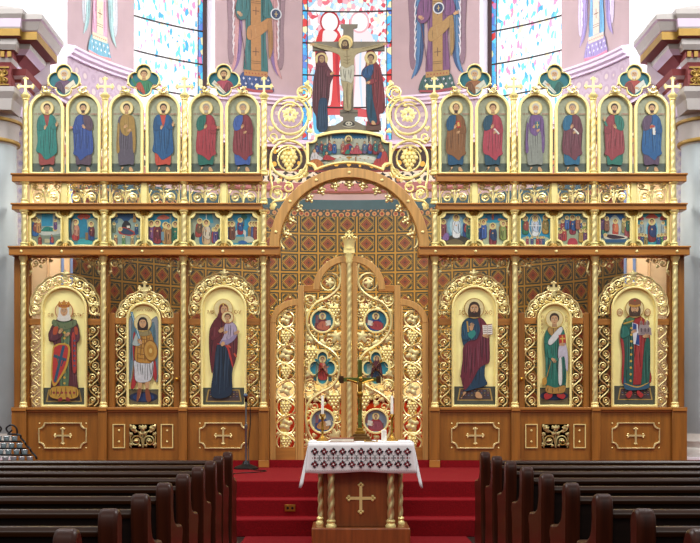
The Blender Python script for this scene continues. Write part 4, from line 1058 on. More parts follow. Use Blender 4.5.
def f_protec(P):
    P.rect(-98, -102, 98, 102, '2a93a4'); P.poly([(-70, -30), (-60, -76), (60, -76), (70, -30), (80, 60), (-80, 60)], 'b0bcb0'); P.blob([(-40, -70), (0, -100), (40, -70)], 'c05040'); P.blob([(-88, -60), (-66, -90), (-50, -60)], 'b04a48'); P.blob([(88, -60), (66, -90), (50, -60)], 'b04a48')
    P.ell(0, 8, 38, 78, '8fc8d4', 28); P.ell(0, 8, 32, 70, '3a86a8', 28); mini(P, 0, 76, 136, '7a2a30', '2a3c6c')
    for x, y, c in ((-84, 40, 'd0d6d0'), (-64, 20, '9ab0b4'), (70, 20, 'a8bcc0'), (86, 50, 'd0d0c0'), (-80, 94, 'a04048'), (-60, 96, '2c5a8a'), (60, 96, '3a7a4a'), (82, 94, '8a4a70'), (-40, 100, '8a7a40'), (40, 100, '24508c')): mini(P, x, y, 66, c, seed=x)
FE = [(-1, 2, -1, f_birth, 'woman lying on a couch attended by women under blue sky, far left'), (-1, 2, 1, f_annun, 'red-robed angel greeting a seated woman in blue, second from left'), (-1, 1, -1, f_nativity, 'figure lying on a red mat before a dark cave among hills'),
      (-1, 1, 1, f_meeting, 'four standing figures under a red canopy on blue sky'), (-1, 0, -1, f_baptism, 'man standing in a blue river between rocky banks'), (-1, 0, 1, f_entry, 'man riding a white donkey into a crowd, left of the arch'),
      (1, 0, -1, f_transf, 'white-robed figure on a dark hilltop, right of the arch'), (1, 0, 1, f_ascens, 'dark-red standing woman between two crowds under a blue cloud'), (1, 1, -1, f_resur, 'white figure in a pointed oval on bright blue'),
      (1, 1, 1, f_pent, 'seated crowd in a half circle round a blue-robed woman'), (1, 2, -1, f_dorm, 'figure lying on a bier with a red-robed man behind'), (1, 2, 1, f_protec, 'dark-robed woman in a pale blue oval among domes, far right')]
UF = .0127/6.244
CARVED = mat('carved_dark_gilt', '9c7a36', .45, .5, .15, 12)
for s, k, h, fn, lab in FE:
    x = bayx(s, k) + h*.2365; z = (ZL1 + ZM0)/2; hw, hh = .222, (ZM0-ZL1)/2
    t = thing('feast_icon', 'small notched icon of ' + lab.replace(' under blue sky', '').replace(' among hills', '').replace(' into a crowd', ''), 'icon', (x, 15.28, ZL1), 'small feast icons between the rails')
    b = MB(); ow, oh = .205, .219
    b.ring(notch_out(x, z, ow, oh, .062, 6), notch_out(x, z, ow-.018, oh-.018, .066, 6), 15.245, 15.29, GOLDF); b.build('frame', t, bevel=.004)
    b = MB(); b.box(x-.235, x+.235, 15.29, 15.31, ZL1, ZM0, GOLDF); b.build('back_board', t)
    for sx in (-1, 1):
        for sz in (-1, 1):
            b = MB()
            for r in (.05, .03): b.ball((x+sx*.222, 15.285, z+sz*.222), r, CARVED, 12, 5, (1, .4 if r > .04 else .9, 1))
            b.V = [(max(x-.235, min(x+.235, v[0])), v[1], max(ZL1, min(ZM0, v[2]))) for v in b.V]
            b.build('corner_rosette', t)
    P = Pic(); fn(P)
    # crop to the notched opening
    clip = notch_out(0, 0, (ow-.016)/UF, (oh-.016)/UF, .066/UF, 6)
    def clampp(p):
        X, Y = ow/UF-8, oh/UF-8; r = .066/UF
        a, c = max(-X, min(X, p[0])), max(-Y, min(Y, p[1]))
        da, dc = ow/UF - abs(a), oh/UF - abs(c)
        d = sqrt(da*da + dc*dc)
        if d < r:
            q = r/(d or 1); a = math.copysign(ow/UF - da*q, a); c = math.copysign(oh/UF - dc*q, c)
        return (a, c)
    Q = Pic(); Q.S.append(([(a, -c) for a, c in clip], P.S[0][1]))
    for pts, c in P.S[1:]: Q.S.append(([clampp(p) for p in pts], c))
    Q.put('painting', t, x, z, 0, 0, UF, 15.288)

# ================================================================== THE SIX LARGE ICONS (crop units of 3.19 per pixel, v down)
UM = .01267/3.19
def rug(P, x0, x1, y0, y1):
    P.rect(x0, y0, x1, y1, '4f5348'); w = (x1-x0)
    P.poly([(x0+w*.1, y0+6), (x1-w*.1, y0+6), (x1-w*.04, y1-7), (x0+w*.04, y1-7)], 'b89a50'); P.poly([(x0+w*.13, y0+9), (x1-w*.13, y0+9), (x1-w*.08, y1-10), (x0+w*.08, y1-10)], '4a3c3e')
    for i in range(9):
        for j in range(3): P.ell(x0+w*(.17+.083*i), y0+14+j*7, 3, 1.8, ('8a5a5a', '5a6a8a', '9a8a60')[(i+j) % 3], 6)
def letters(P, l, r, y, xl, xr, size=15):
    P.text(xl, y, l, size, 'b0702c'); P.text(xr, y, r, size, 'b0702c')
def i_olga(P):     # centre 203
    P.rect(132, 440, 276, 505, '3f4a44'); rug(P, 140, 266, 440, 492)
    letters(P, 'СВ', 'ОЛЬГ', 212, 151, 232, 14)
    P.blob([(164, 470), (176, 400), (172, 300), (232, 300), (244, 400), (247, 470), (205, 478)], '5a2a34')
    P.robe([(170, 235), (180, 222), (205, 215), (235, 222), (250, 240), (254, 280), (246, 300), (246, 400), (244, 458), (166, 458), (170, 380), (172, 300), (156, 290), (158, 258)], '5c2630', 9, 3)
    P.robe([(190, 225), (226, 225), (222, 300), (218, 440), (192, 440), (196, 300)], '5f7a54', 4, 3)
    for i in range(11): P.ell(206, 246+i*18, 4, 4, 'd8b04a', 8)
    P.robe([(172, 222), (205, 236), (240, 222), (244, 240), (206, 256), (168, 240)], '6a7a54', 3, 2.5)
    P.robe([(164, 440), (204, 434), (246, 440), (248, 470), (204, 478), (160, 470)], 'c8993a', 6, 3)
    for i in range(6): P.ell(172+i*13, 456, 4, 4, '9a3c34', 8)
    P.robe([(156, 262), (178, 250), (196, 262), (200, 274), (178, 290), (158, 288)], '61303a', 2, 3); P.robe([(254, 262), (236, 248), (222, 270), (240, 296), (254, 288)], '61303a', 2, 3)
    P.blob([(172, 248), (186, 246), (182, 268), (170, 270)], 'b5502c'); P.blob([(238, 246), (248, 250), (248, 270), (240, 268)], 'b5502c')
    P.robe([(228, 276), (240, 272), (246, 380), (232, 384)], 'b03a34', 1, 3)
    for i in range(6): P.ell(238, 290+i*16, 3.4, 3.4, '3a5a80', 8)
    P.blob([(168, 320), (176, 304), (198, 298), (224, 310), (216, 370), (192, 414), (172, 436), (164, 400)], 'd0a03c')
    P.blob([(172, 322), (180, 308), (198, 303), (218, 313), (210, 366), (190, 406), (174, 426), (168, 398)], 'c03a34')
    P.line([(204, 306), (176, 422)], 9, '2f5570', taper=False); P.line([(172, 338), (212, 352)], 9, '2f5570', taper=False)
    P.line([(182, 334), (190, 380)], 3, '3a6a5a'); P.line([(204, 350), (196, 372)], 4, '2f4560')
    P.blob([(186, 476), (196, 470), (200, 480), (188, 484)], '8a2c2c'); P.blob([(224, 476), (214, 470), (210, 480), (222, 484)], '8a2c2c')
    hand(P, 192, 262, 7, -.9); hand(P, 218, 268, 7, 2.6)
    head(P, 205, 196, 12.5, veil='e9e6da', halo='ecdca0', rim='c0602c')
    P.blob([(186, 180), (190, 164), (197, 172), (205, 160), (213, 172), (220, 164), (224, 180), (205, 186)], 'c8862c')
    for i in range(5): P.ell(191+i*7, 179, 2.4, 2.4, '9a3030', 8)
def i_michael(P):   # centre 159 of that crop
    P.rect(105, 445, 215, 505, '3f4a44'); P.rect(112, 448, 206, 496, '6e6246'); P.ell(158, 470, 46, 17, '1c2a4c', 24); P.ell(158, 470, 34, 12, '24427a', 24)
    P.text(138, 196, 'АРХ. МИХ.', 10, 'b0702c')
    for m in (-1, 1):
        q = lambda L: [(159+m*x, y) for x, y in L]
        P.robe(q([(16, 240), (34, 216), (46, 220), (50, 300), (48, 400), (42, 424), (34, 380), (28, 300)]), '8f989c', 4, 3); P.robe(q([(20, 250), (34, 232), (42, 300), (44, 412), (36, 370), (28, 300)]), '5d7f8c', 3, 3)
    P.robe([(130, 260), (124, 310), (128, 380), (118, 440), (134, 430), (144, 330)], 'b02c30', 3, 3); P.robe([(186, 380), (196, 350), (202, 400), (196, 420)], 'b02c30', 2, 3)
    for x, d in ((146, -1), (170, 1)):
        P.blob([(x-6, 410), (x+8, 410), (x+6, 450), (x+3+d*3, 474), (x-3+d*3, 474), (x-4, 450)], SKIN); P.blob([(x-5, 446), (x+6, 446), (x+d*8+5, 480), (x+d*4-5, 482)], '8a4a2c')
    P.robe([(132, 350), (186, 350), (190, 384), (184, 414), (160, 424), (134, 418), (130, 384)], 'd4d8dc', 8, 3)
    P.robe([(138, 262), (158, 256), (182, 264), (192, 300), (188, 356), (160, 362), (132, 352), (134, 300)], 'c08a36', 7, 3)
    for y in (282, 296, 310, 330, 344): P.line([(138, y), (160, y+4), (186, y)], 2.4, '8a5a20')
    P.robe([(150, 252), (172, 252), (186, 268), (160, 276), (136, 268)], '9a8a5c', 2, 2)
    P.robe([(138, 264), (126, 290), (124, 304), (146, 306), (150, 292)], 'b2beb8', 2, 3); P.robe([(182, 266), (192, 290), (188, 316), (176, 306)], 'b8863a', 2, 3)
    P.ell(182, 322, 23, 35, '8a5a20', 24, -.1); P.ell(182, 322, 20, 31, 'c99a46', 24, -.1); P.ell(182, 322, 12, 20, 'b5822e', 20, -.1); P.ell(182, 322, 5, 8, 'e0bc68', 12)
    P.line([(150, 294), (128, 226), (121, 198)], 8, '4a86a0', taper=False); P.line([(149, 290), (122, 202)], 2, 'cfe4ea'); P.line([(140, 290), (156, 282)], 5, '8a5a20'); hand(P, 150, 296, 7, -2)
    head(P, 157, 234, 12, '2c1c16', halo='ecdca0', rim='d8b860', long=True)
def i_mother(P):    # crop [180..280], centre 144
    P.rect(70, 440, 218, 505, '4a5048'); rug(P, 80, 206, 440, 492)
    letters(P, 'МР', 'ΘУ', 204, 90, 176, 17)
    P.robe([(104, 300), (112, 262), (166, 260), (178, 320), (170, 400), (166, 464), (104, 468), (110, 380)], '132c46', 9, 3)
    P.robe([(122, 215), (108, 232), (97, 262), (97, 330), (104, 390), (110, 380), (122, 300), (152, 306), (162, 336), (172, 376), (186, 330), (188, 270), (178, 240), (160, 214), (142, 206)], '641e28', 10, 3)
    P.line([(122, 300), (152, 306), (164, 340), (173, 376)], 6, 'c03a34'); P.line([(98, 262), (120, 268)], 5, 'c79a48')
    for m in ((150, 300, 166, 312), (176, 330, 184, 342)): P.line([(m[0], m[1]), (m[2], m[3])], 5, 'd0563c')
    P.robe([(100, 250), (124, 244), (138, 262), (130, 276), (104, 290)], '6c222c', 2, 3); hand(P, 134, 258, 9, -.5)
    P.robe([(150, 234), (164, 228), (182, 240), (186, 264), (172, 280), (160, 302), (136, 304), (130, 298), (144, 272), (144, 250)], 'b7a9c4', 7, 3)
    P.robe([(136, 290), (160, 284), (176, 270), (184, 262), (186, 274), (168, 296), (136, 306)], '9a8cae', 3, 3)
    P.blob([(134, 300), (142, 292), (148, 300), (138, 308)], SKIN); hand(P, 152, 262, 5, 2.8); hand(P, 188, 262, 7, 2.6)
    P.ell(142, 188, 31, 32, 'd8b860', 28); P.ell(142, 188, 29, 30, 'ecdca0', 28)
    head(P, 143, 192, 11.5, veil='641e28', halo=None, look=1); P.line([(128, 204), (130, 180), (142, 171), (156, 180), (158, 200)], 2.4, 'd2a040')
    P.ell(142, 176, 2.4, 2.4, 'e8c860', 8)
    head(P, 156, 216, 8.5, '6a4426', halo='ecdca0', rim='c0702c', look=-1)
def i_christ(P):    # crop [425..525], centre 159
    P.rect(84, 436, 234, 500, '4a5048'); rug(P, 98, 222, 436, 488)
    letters(P, 'ІС', 'ХС', 206, 108, 190, 18)
    for x, d in ((126, -1), (168, 1)): foot(P, x, 468, 15, d)
    P.robe([(122, 228), (140, 216), (172, 216), (186, 240), (194, 330), (190, 400), (198, 430), (160, 444), (126, 452), (124, 436), (130, 340), (118, 290), (116, 250)], '17405c', 10, 3)
    P.robe([(168, 214), (186, 222), (202, 250), (206, 290), (206, 356), (192, 366), (172, 380), (150, 420), (134, 442), (124, 446), (114, 400), (120, 350), (122, 310), (142, 290), (166, 284), (176, 250)], '6f2236', 11, 3)
    P.line([(176, 222), (178, 250), (166, 284), (140, 292)], 3, '4a1422'); P.blob([(120, 390), (112, 404), (122, 412), (128, 396)], '6f2236')
    P.robe([(120, 236), (138, 228), (148, 252), (150, 272), (132, 288), (116, 280)], '1a4c68', 3, 3); P.line([(134, 228), (138, 262)], 5, 'c49a44'); P.blob([(136, 268), (154, 256), (162, 268), (148, 284)], '2f8f86'); hand(P, 148, 250, 9, -1.4)
    P.poly([(180, 240), (214, 236), (216, 270), (184, 272)], '9a3c34'); P.poly([(183, 240), (198, 241), (199, 270), (185, 271)], 'f2efe4'); P.poly([(199, 241), (214, 238), (215, 269), (200, 270)], 'f2efe4')
    for i in range(4): P.line([(186, 246+i*6), (197, 246+i*6)], 1.8, '7a5a5a'); P.line([(201, 246+i*6), (212, 245+i*6)], 1.8, '7a5a5a')
    hand(P, 190, 274, 8, .2)
    head(P, 157, 188, 14, '3a2418', '2f1c14', halo='ecdca0', rim='b08a3c', long=True, blen=.8)
def i_stephen(P):   # crop [510..610], centre 141
    P.rect(85, 440, 197, 500, '3f4a44'); P.rect(92, 443, 188, 492, '6e6246'); P.ell(140, 466, 46, 15, '1c2a4c', 24); P.ell(140, 466, 34, 10, '24427a', 24)
    for i, c in enumerate('ПЕРВО'): P.text(98, 218+i*12, c, 11, 'a8683a')
    for i, c in enumerate('СВ.СТ'): P.text(174, 218+i*12, c, 11, 'a8683a')
    P.blob([(106, 462), (128, 452), (132, 468), (112, 478)], 'b52c2c'); P.blob([(174, 464), (150, 452), (148, 468), (166, 476)], 'b52c2c')
    P.robe([(118, 250), (132, 242), (152, 242), (168, 252), (176, 290), (178, 360), (172, 452), (140, 458), (114, 452), (110, 360), (106, 300), (108, 270)], '1f7462', 11, 3)
    P.robe([(114, 432), (142, 440), (172, 432), (172, 454), (140, 460), (112, 454)], 'b8893c', 4, 3)
    P.robe([(116, 252), (132, 240), (152, 240), (168, 252), (154, 274), (140, 280), (124, 270)], 'b08a48', 4, 3)
    P.robe([(118, 298), (126, 280), (158, 246), (166, 256), (150, 282), (128, 304)], 'dfe3e0', 3, 3)
    P.robe([(152, 310), (170, 290), (182, 330), (182, 384), (176, 380), (170, 340), (152, 350)], 'cdc8d6', 5, 3); P.robe([(152, 352), (162, 348), (164, 424), (152, 426)], 'e3e6e2', 2, 3)
    P.poly([(152, 272), (174, 270), (176, 298), (154, 300)], 'b8322c'); P.line([(164, 274), (165, 296)], 4, 'e0b84c', taper=False); P.line([(156, 284), (173, 283)], 4, 'e0b84c', taper=False)
    P.robe([(108, 300), (112, 334), (128, 350), (150, 356), (150, 346), (130, 334), (122, 306)], '237c6a', 2, 3); hand(P, 134, 350, 7, .8); hand(P, 160, 302, 7, 0)
    P.line([(128, 356), (116, 400), (104, 428)], 2.4, 'b5822e'); P.blob([(100, 412), (112, 408), (114, 426), (102, 432)], 'c89a3c')
    head(P, 139, 222, 12.5, '3a2418', halo='ecdca0', rim='d8b860')
def i_volod(P):     # crop [590..700], centre 140
    P.rect(66, 434, 215, 500, '4a5048'); rug(P, 82, 204, 434, 486)
    for cx, tx in ((94, 'СВ'), (182, 'ВЛ')):
        P.ell(cx, 199, 10, 12, 'c07a34', 20); P.ell(cx, 199, 8, 10, 'eed9a0', 20); P.text(cx-7, 203, tx, 10, 'a8542c')
    P.blob([(112, 462), (128, 448), (132, 460), (122, 474)], 'b52c2c'); P.blob([(168, 462), (150, 448), (148, 460), (160, 472)], 'b52c2c')
    P.robe([(112, 218), (138, 206), (166, 216), (186, 250), (190, 300), (186, 360), (194, 420), (160, 430), (116, 430), (98, 420), (100, 340), (94, 270)], 'aa2c2c', 11, 3)
    P.robe([(100, 236), (118, 222), (134, 230), (138, 290), (134, 436), (112, 444), (104, 420), (108, 340), (104, 290), (94, 276)], '1f5e50', 6, 3); P.robe([(160, 430), (172, 300), (186, 280), (190, 330), (184, 432), (150, 440)], '1f6152', 4, 3)
    for i in range(9): P.ell(130-i*.4, 250+i*21, 4, 4, 'd8b04a', 8)
    P.robe([(106, 404), (120, 430), (180, 430), (184, 414), (186, 440), (150, 448), (108, 444)], '2f5f7c', 3, 3); P.line([(108, 426), (148, 438), (184, 424)], 4, 'd2a848')
    P.robe([(104, 226), (124, 214), (140, 218), (132, 234), (110, 240)], '4a7a50', 2, 3); P.line([(104, 236), (136, 226)], 4, 'd0a040')
    P.robe([(96, 250), (110, 240), (122, 254), (124, 272), (104, 282), (94, 276)], '237062', 2, 3)
    P.poly([(132, 232), (150, 238), (154, 306), (136, 300)], 'e6e9ee'); P.poly([(134, 234), (146, 238), (146, 262), (134, 258)], '28488c'); P.poly([(148, 266), (154, 266), (155, 304), (142, 302)], '28488c'); hand(P, 134, 262, 7, -.4)
    P.poly([(150, 272), (194, 272), (192, 250), (186, 246), (184, 226), (178, 224), (174, 240), (166, 240), (164, 228), (158, 226), (154, 246)], 'a89a98')
    P.rect(158, 252, 188, 270, '8f7f80')
    for x in (161, 173, 184): P.blob([(x-4, 238), (x, 226), (x+4, 238)], '8a6a5c'); P.rect(x-2, 250, x+2, 262, '5a4a50')
    P.line([(161, 226), (161, 216)], 2, 'c8a040'); P.line([(173, 232), (173, 214)], 2, 'c8a040'); P.line([(184, 224), (184, 214)], 2, 'c8a040'); hand(P, 172, 276, 8, -.2)
    head(P, 140, 188, 13, '4a3222', '4e3a2a', halo='ecdca0', rim='b08a3c', long=True, blen=1.2)
    P.blob([(122, 178), (122, 162), (140, 154), (158, 162), (158, 178), (140, 183)], '8a5a3a'); P.line([(122, 176), (140, 180), (158, 176)], 6, 'cf9a3c', taper=False); P.ell(140, 162, 3, 3, 'c03a30', 8)
BIG = [(-1, 2, i_olga, 203.5, 502, 'large arched icon of a crowned white-veiled woman holding a red shield'), (-1, 1, i_michael, 159.5, 502, 'large arched icon of a winged figure with raised sword and round gold shield'), (-1, 0, i_mother, 143, 502, 'large arched icon of a mother in maroon holding a child'),
       (1, 0, i_christ, 158.5, 502, 'large arched icon of a bearded man in maroon and blue with open book'), (1, 1, i_stephen, 140.5, 502, 'large arched icon of a young green-robed deacon with white scroll and red book'), (1, 2, i_volod, 140, 502, 'large arched icon of a crowned man in a red cloak holding a small church')]
for s, k, fn, u0, v0, lab in BIG:
    x = bayx(s, k) + (0, .012*s*-1, 0)[k]*0; z0, z1, hw = ZB, ICONT[k], ICONW[k]
    t = thing('large_icon', lab, 'icon', (x, 15.24, z0), 'large icons of the main row')
    b = MB(); b.ring(arch_out(x, z0, z1, hw, 28), arch_out(x, z0+.03, z1-.03, hw-.03, 28), 15.2, 15.26, GOLDF); b.build('frame', t, bevel=.008)
    b = MB(); b.prism(arch_out(x, z0+.01, z1-.012, hw-.012, 28), 15.25, 15.27, OAKV); b.build('back_board', t)
    b = MB(); b.prism(arch_out(x, z0+.028, z1-.028, hw-.028, 28), 15.244, 15.25, LEAFG); b.build('gold_ground', t, smooth=0)
    P = Pic(); fn(P)
    X = (hw-.03)/UM; YB = v0 - .031/UM
    for i, (pts, c) in enumerate(P.S): P.S[i] = ([(max(u0-X, min(u0+X, a)), min(YB, d)) for a, d in pts], c)
    P.put('painting', t, x, z0, u0, v0, UM, 15.242)
# ================================================================== THE MIDDLE: arch, doors, crest
YC = 15.3
def X(px): return PX(px, YC)
def Z(py): return PZ(py, YC)
mir = lambda x, s: XC - s*(XC - x) if s < 0 else x     # unused side helper
# arch
t = thing('arch', 'broad oak arch with gilt studs spanning the gap over the double doors', 'arch', (XC, 15.3, ZL1))
RO, RI, ZA = 1.012, .888, ZL1 - .01
b = MB(); n = 48
o = [(XC+RO*cos(pi*i/n), ZA+RO*sin(pi*i/n)) for i in range(n+1)]; q = [(XC+RI*cos(pi*i/n), ZA+RI*sin(pi*i/n)) for i in range(n+1)]
b.prism(o + q[::-1], 15.18, 15.4, OAKL); b.build('band', t, bevel=.008)
for i in range(7):
    a = radians(12 + i*26); b = MB(); b.ball((XC+.95*cos(a), 15.178, ZA+.95*sin(a)), .02, GOLDF, 10, 6, (1, .6, 1)); b.build('gilt_stud', t)
b = MB(); N = 14
for i in range(N):
    a0, a1 = pi*i/N, pi*(i+1)/N
    b.tube([(XC + (RI-.012-.05*abs(abs(2*j/8-1)**2))*cos(a0+(a1-a0)*j/8), 15.26, ZA + (RI-.012-.05*abs(2*j/8-1)**2)*sin(a0+(a1-a0)*j/8)) for j in range(9)], .012, GOLD, 5)
    if i:
        c, s_ = cos(a0), sin(a0)
        for r, e in ((.835, .036), (.795, .028), (.765, .02)): b.ball((XC+r*c, 15.255, ZA+r*s_), e, GOLD, 8, 5)
        for d in (-1, 1): b.ball((XC+.812*c-d*.04*s_, 15.255, ZA+.812*s_+d*.04*c), .024, GOLD, 8, 5)
b.build('scalloped_trim', t)

# royal doors
def door_leaf(s):
    fx = (lambda p: XC + (X(p) - XC) * (1 if s < 0 else -1))
    t = thing('royal_door', 'gilded openwork door leaf with three painted medallions, %s of the middle post' % SIDE[s], 'door', (fx(322), 15.3, SANCT), 'double door leaves of the screen')
    y0, y1 = 15.26, 15.34
    def bar(nm, p0, p1, q0, q1, m=OAKL):
        b = MB(); b.box(fx(p0), fx(p1), y0, y1, Z(q0), Z(q1), m); b.build(nm, t, bevel=.005)
    bar('outer_stile', 298, 304, 285.5, 460); bar('inner_stile', 341, 346, 257, 460); bar('bottom_rail', 304, 341, 447, 460, OAKH); bar('shoulder_rail', 304, 320, 285.5, 292, OAKH)
    b = MB(); nn = 14
    o = [(fx(346 - 33*cos(pi/2*i/nn)), Z(290 - 34*sin(pi/2*i/nn))) for i in range(nn+1)]
    q = [(fx(346 - 26.5*cos(pi/2*i/nn)), Z(290 - 27.5*sin(pi/2*i/nn))) for i in range(nn+1)]
    b.prism(o + q[::-1], y0-.004, y1+.004, OAKL); b.build('curved_rail', t, bevel=.005)
    b = MB()
    for p, q in ((300, 284), (318, 277), (327, 263.5), (336, 257.5)): b.ball((fx(p), 15.28, Z(q-1)), .013, GOLDF, 8, 5)
    b.build('gilt_bead', t)
    # vine
    y = 15.3; b = MB(); k = .01275; S = 1 if s < 0 else -1
    st = [(338, 262), (341, 272), (339, 287), (329, 297), (316, 303), (308, 315), (308, 329), (317, 342), (330, 350), (338.5, 360), (339, 374), (332, 386), (318, 394), (308, 404), (306, 420), (310, 436), (318, 446)]
    b.tube([(fx(p), y-.012, Z(q)) for p, q in crom(st, 5, False)], .019, GOLD, 7)
    def sp(p, q, r, a, d, tn=1.3, lf=True, tr=.0135): b.spiral(fx(p), y-.004, Z(q), r*k, (a if s < 0 else pi-a), d*S, GOLD, tn, tr, .4, lf)
    def lf(p, q, r, a, l=5): b.leaf(fx(p), y-.012, Z(q), r*k, a if s < 0 else pi-a, GOLD, l)
    sp(329, 283, 11, 0, 1, 1.4); sp(310, 300, 6.5, 0, -1, 1.5, False); sp(337, 298, 5, pi/2, -1, 1.2, False)
    b.grape(fx(334), y, Z(312), 7.5*k, GOLD); b.grape(fx(311), y, Z(354), 7.5*k, GOLD); b.grape(fx(334), y, Z(400), 8.5*k, GOLD)
    lf(336, 336, 8, -.8); lf(312, 340, 5, 2.5, 3); lf(310, 375, 6, 2.2); sp(310, 386, 7, .5, 1, 1.4); lf(322, 343, 5, -.3, 3); lf(336, 386, 5, .4, 3)
    lf(335, 436, 9, .6); lf(309, 443, 6, 2.4); sp(337, 418, 6, pi, 1, 1.2); lf(320, 310, 4, 1, 3); lf(323, 272, 4, 2, 3); lf(333, 350, 4, .3, 3); lf(326, 392, 5, 1.2, 3)
    sp(308, 363, 5.5, 0, -1, 1.3); lf(336, 325, 5, .2, 3); lf(325, 445, 5, .5, 3); sp(338, 346, 4.5, pi, 1, 1.2, False); lf(338, 372, 3.5, 0, 3); lf(316, 400, 4, 2, 3)
    b.tube([(fx(p), y, Z(q)) for p, q in crom([(330, 351), (324, 357), (312, 360), (306, 366), (307, 374)], 4, False)], .012, GOLD, 5)
    b.tube([(fx(p), y, Z(q)) for p, q in crom([(333, 386), (339, 392), (339, 408), (337, 424), (339, 440)], 4, False)], .012, GOLD, 5)
    b.tube([(fx(p), y, Z(q)) for p, q in crom([(305, 292), (306, 330), (305.5, 380), (306, 445)], 4, False)], .010, GOLD, 5)
    rnd = random.Random(3)
    for i in range(5):
        for j in range(20):
            p, q = 307.5 + i*7.4 + rnd.uniform(-2, 2), 297 + j*7.7 + rnd.uniform(-2, 2)
            if min(sqrt((p-322.5)**2 + (q-c)**2) for c in (321, 421)) < 14 or abs(p-322.5)/12 + abs(q-368)/19 < 1.05 or q > 445: continue
            if (i+j) % 3: b.leaf(fx(p), y+.012, Z(q), rnd.uniform(3.4, 4.8)*k, rnd.uniform(0, 6), GOLD, 3)
            else: b.spiral(fx(p), y+.012, Z(q), 4.2*k, rnd.uniform(0, 6), rnd.choice((-1, 1)), GOLD, 1.2, .011, .35, False)
    b.build('gilt_vine', t)
    # medallions
    def med(nm, q, o, i, label, fill):
        m_ = MB(); m_.ring(o, i, 15.255, 15.3, GOLDF); fr = m_.build(nm, t, bevel=.004); fr['label'] = label
        P = Pic(); P.poly([((a-fx(322.5))/k, -(c-Z(q))/k) for a, c in i], fill[0]); fill[1](P)
        P.put('painting', fr, fx(322.5), Z(q), 0, 0, k, 15.285)
        bb = MB(); bb.prism(i, 15.288, 15.297, OAKL); bb.build('back_board', fr)
    def evang(c1, c2, hair, side):
        def f(P):
            P.poly([(-8, 2), (8, 2), (8, 8), (-8, 8)], '6a5a50'); P.robe([(-7, 9), (-6, 1), (0, -3), (6, 1), (7, 9), (0, 10)], c1, 4, .6)
            P.robe([(-6, 6), (-1, 0), (6, 2), (6.5, 8), (0, 9)], c2, 3, .5); P.poly([(side*3, 0), (side*8, -1), (side*8.5, 4), (side*3.5, 5)], 'e6e2d0'); P.rect(-9+side*2, -6, -6+side*2, 2, '8a5a5a')
            hand(P, side*3, 3, .9, 0 if side > 0 else pi); head(P, 0, -4.6, 1.55, hair, hair)
        return f
    def annun_angel(P):
        P.poly([(-8, -9), (8, -9), (8, 4), (-8, 4)], '2a8fb0'); P.rect(-9, 9, 9, 13, '2a6a78'); P.robe([(-7, 8), (-6, -6), (-2, -4), (-3, 6)], '7a9a90', 2, .6)
        P.robe([(-4, 11), (-4, 0), (-2, -6), (2, -6), (4, 0), (5, 11)], 'b8403c', 5, .7); P.robe([(0, -6), (4, -2), (5, 6), (1, 2)], 'c98a80', 2, .5); hand(P, 5, -1, 1, -.4); head(P, 0, -8.6, 1.6, '6a4426')
    def annun_woman(P):
        P.rect(-9, -4, -3, 12, '8aa39a'); P.robe([(-5, 12), (-4, 0), (-2, -7), (3, -7), (6, 0), (6, 12)], '5c2836', 6, .7); P.robe([(-3, 12), (-2, 4), (3, 4), (3, 12)], '1f3f66', 3, .6); hand(P, -3, -1, 1, -1.2); head(P, 1, -9, 1.5, veil='5c2836')
    c = (fx(322.5), Z(321)); L = SIDE[s]
    med('round_medallion', 321, circ_out(*c, 12.6*k), circ_out(*c, 10.6*k), 'upper round painted medallion', ('2a7f98', evang('7a2a3a', 'c06a50', '8a8078', 1) if s < 0 else evang('24408a', 'a83a40', '4a3020', -1)))
    z = Z(421)
    c = (fx(322.5), z)
    med('round_medallion', 421, circ_out(*c, 13*k), circ_out(*c, 11*k), 'lower round painted medallion', ('7f8fa0', evang('2a4a8a', 'c08a50', '5a3a24', 1) if s < 0 else evang('a83040', '9a4a5a', '7a6a5a', -1)))
    c = (fx(322.5), Z(368))
    med('lobed_medallion', 368, quat_out(*c, 14*k, 48, .62, .42, 1.28), quat_out(*c, 12*k, 48, .62, .42, 1.28), 'four-lobed painted medallion between the round ones', ('2a8aa4', annun_angel if s < 0 else annun_woman))
    if s > 0:
        pass
    return t
door_leaf(-1); door_leaf(1)
# middle post with the crown
t = thing('crowned_door_post', 'slim gilded twisted post topped by a crown where the double doors meet', 'post', (XC, 15.25, SANCT))
b = MB(); b.box(XC-.04, XC+.04, 15.27, 15.35, SANCT, Z(258), OAKL); b.build('backing', t)
b = MB(); b.twist(XC, 15.25, SANCT+.07, Z(264), .034, GOLD, .10, 2, .13, 12, .0125); b.build('shaft', t, smooth=70)
b = MB(); b.lathe([(.05, SANCT), (.05, SANCT+.03), (.04, SANCT+.05), (.045, SANCT+.07), (.036, SANCT+.08)], XC, 15.25, GOLDF, 14); b.build('base', t)
b = MB(); b.lathe([(.036, Z(264)), (.045, Z(262)), (.04, Z(260)), (.06, Z(255)), (.062, Z(253.5))], XC, 15.25, GOLDF, 14); b.box(XC-.07, XC+.07, 15.2, 15.34, Z(254), Z(250.5), GOLDF); b.build('capital', t)
b = MB(); zc0 = Z(250.5)
b.lathe([(.070, zc0), (.072, zc0+.025), (.066, zc0+.03), (.066, zc0+.05), (.072, zc0+.09), (.088, zc0+.14), (.075, zc0+.135), (.05, zc0+.07)], XC, 15.26, GOLDF, 20)
for i in range(8):
    a = 2*pi*i/8; b.ball((XC+.088*cos(a), 15.26+.088*sin(a), zc0+.155), .018, GOLDF, 8, 5)
for a in (0, pi/2):
    b.tube([(XC+.055*cos(a)*cos(q), 15.26+.055*sin(a)*cos(q), zc0+.06+.095*sin(q)) for q in [pi*i/12 for i in range(13)]], .009, GOLDF, 6)
budded(b, XC, 15.26, zc0+.15, .085, .075, GOLDF, .014, .009, .55); b.build('crown', t)
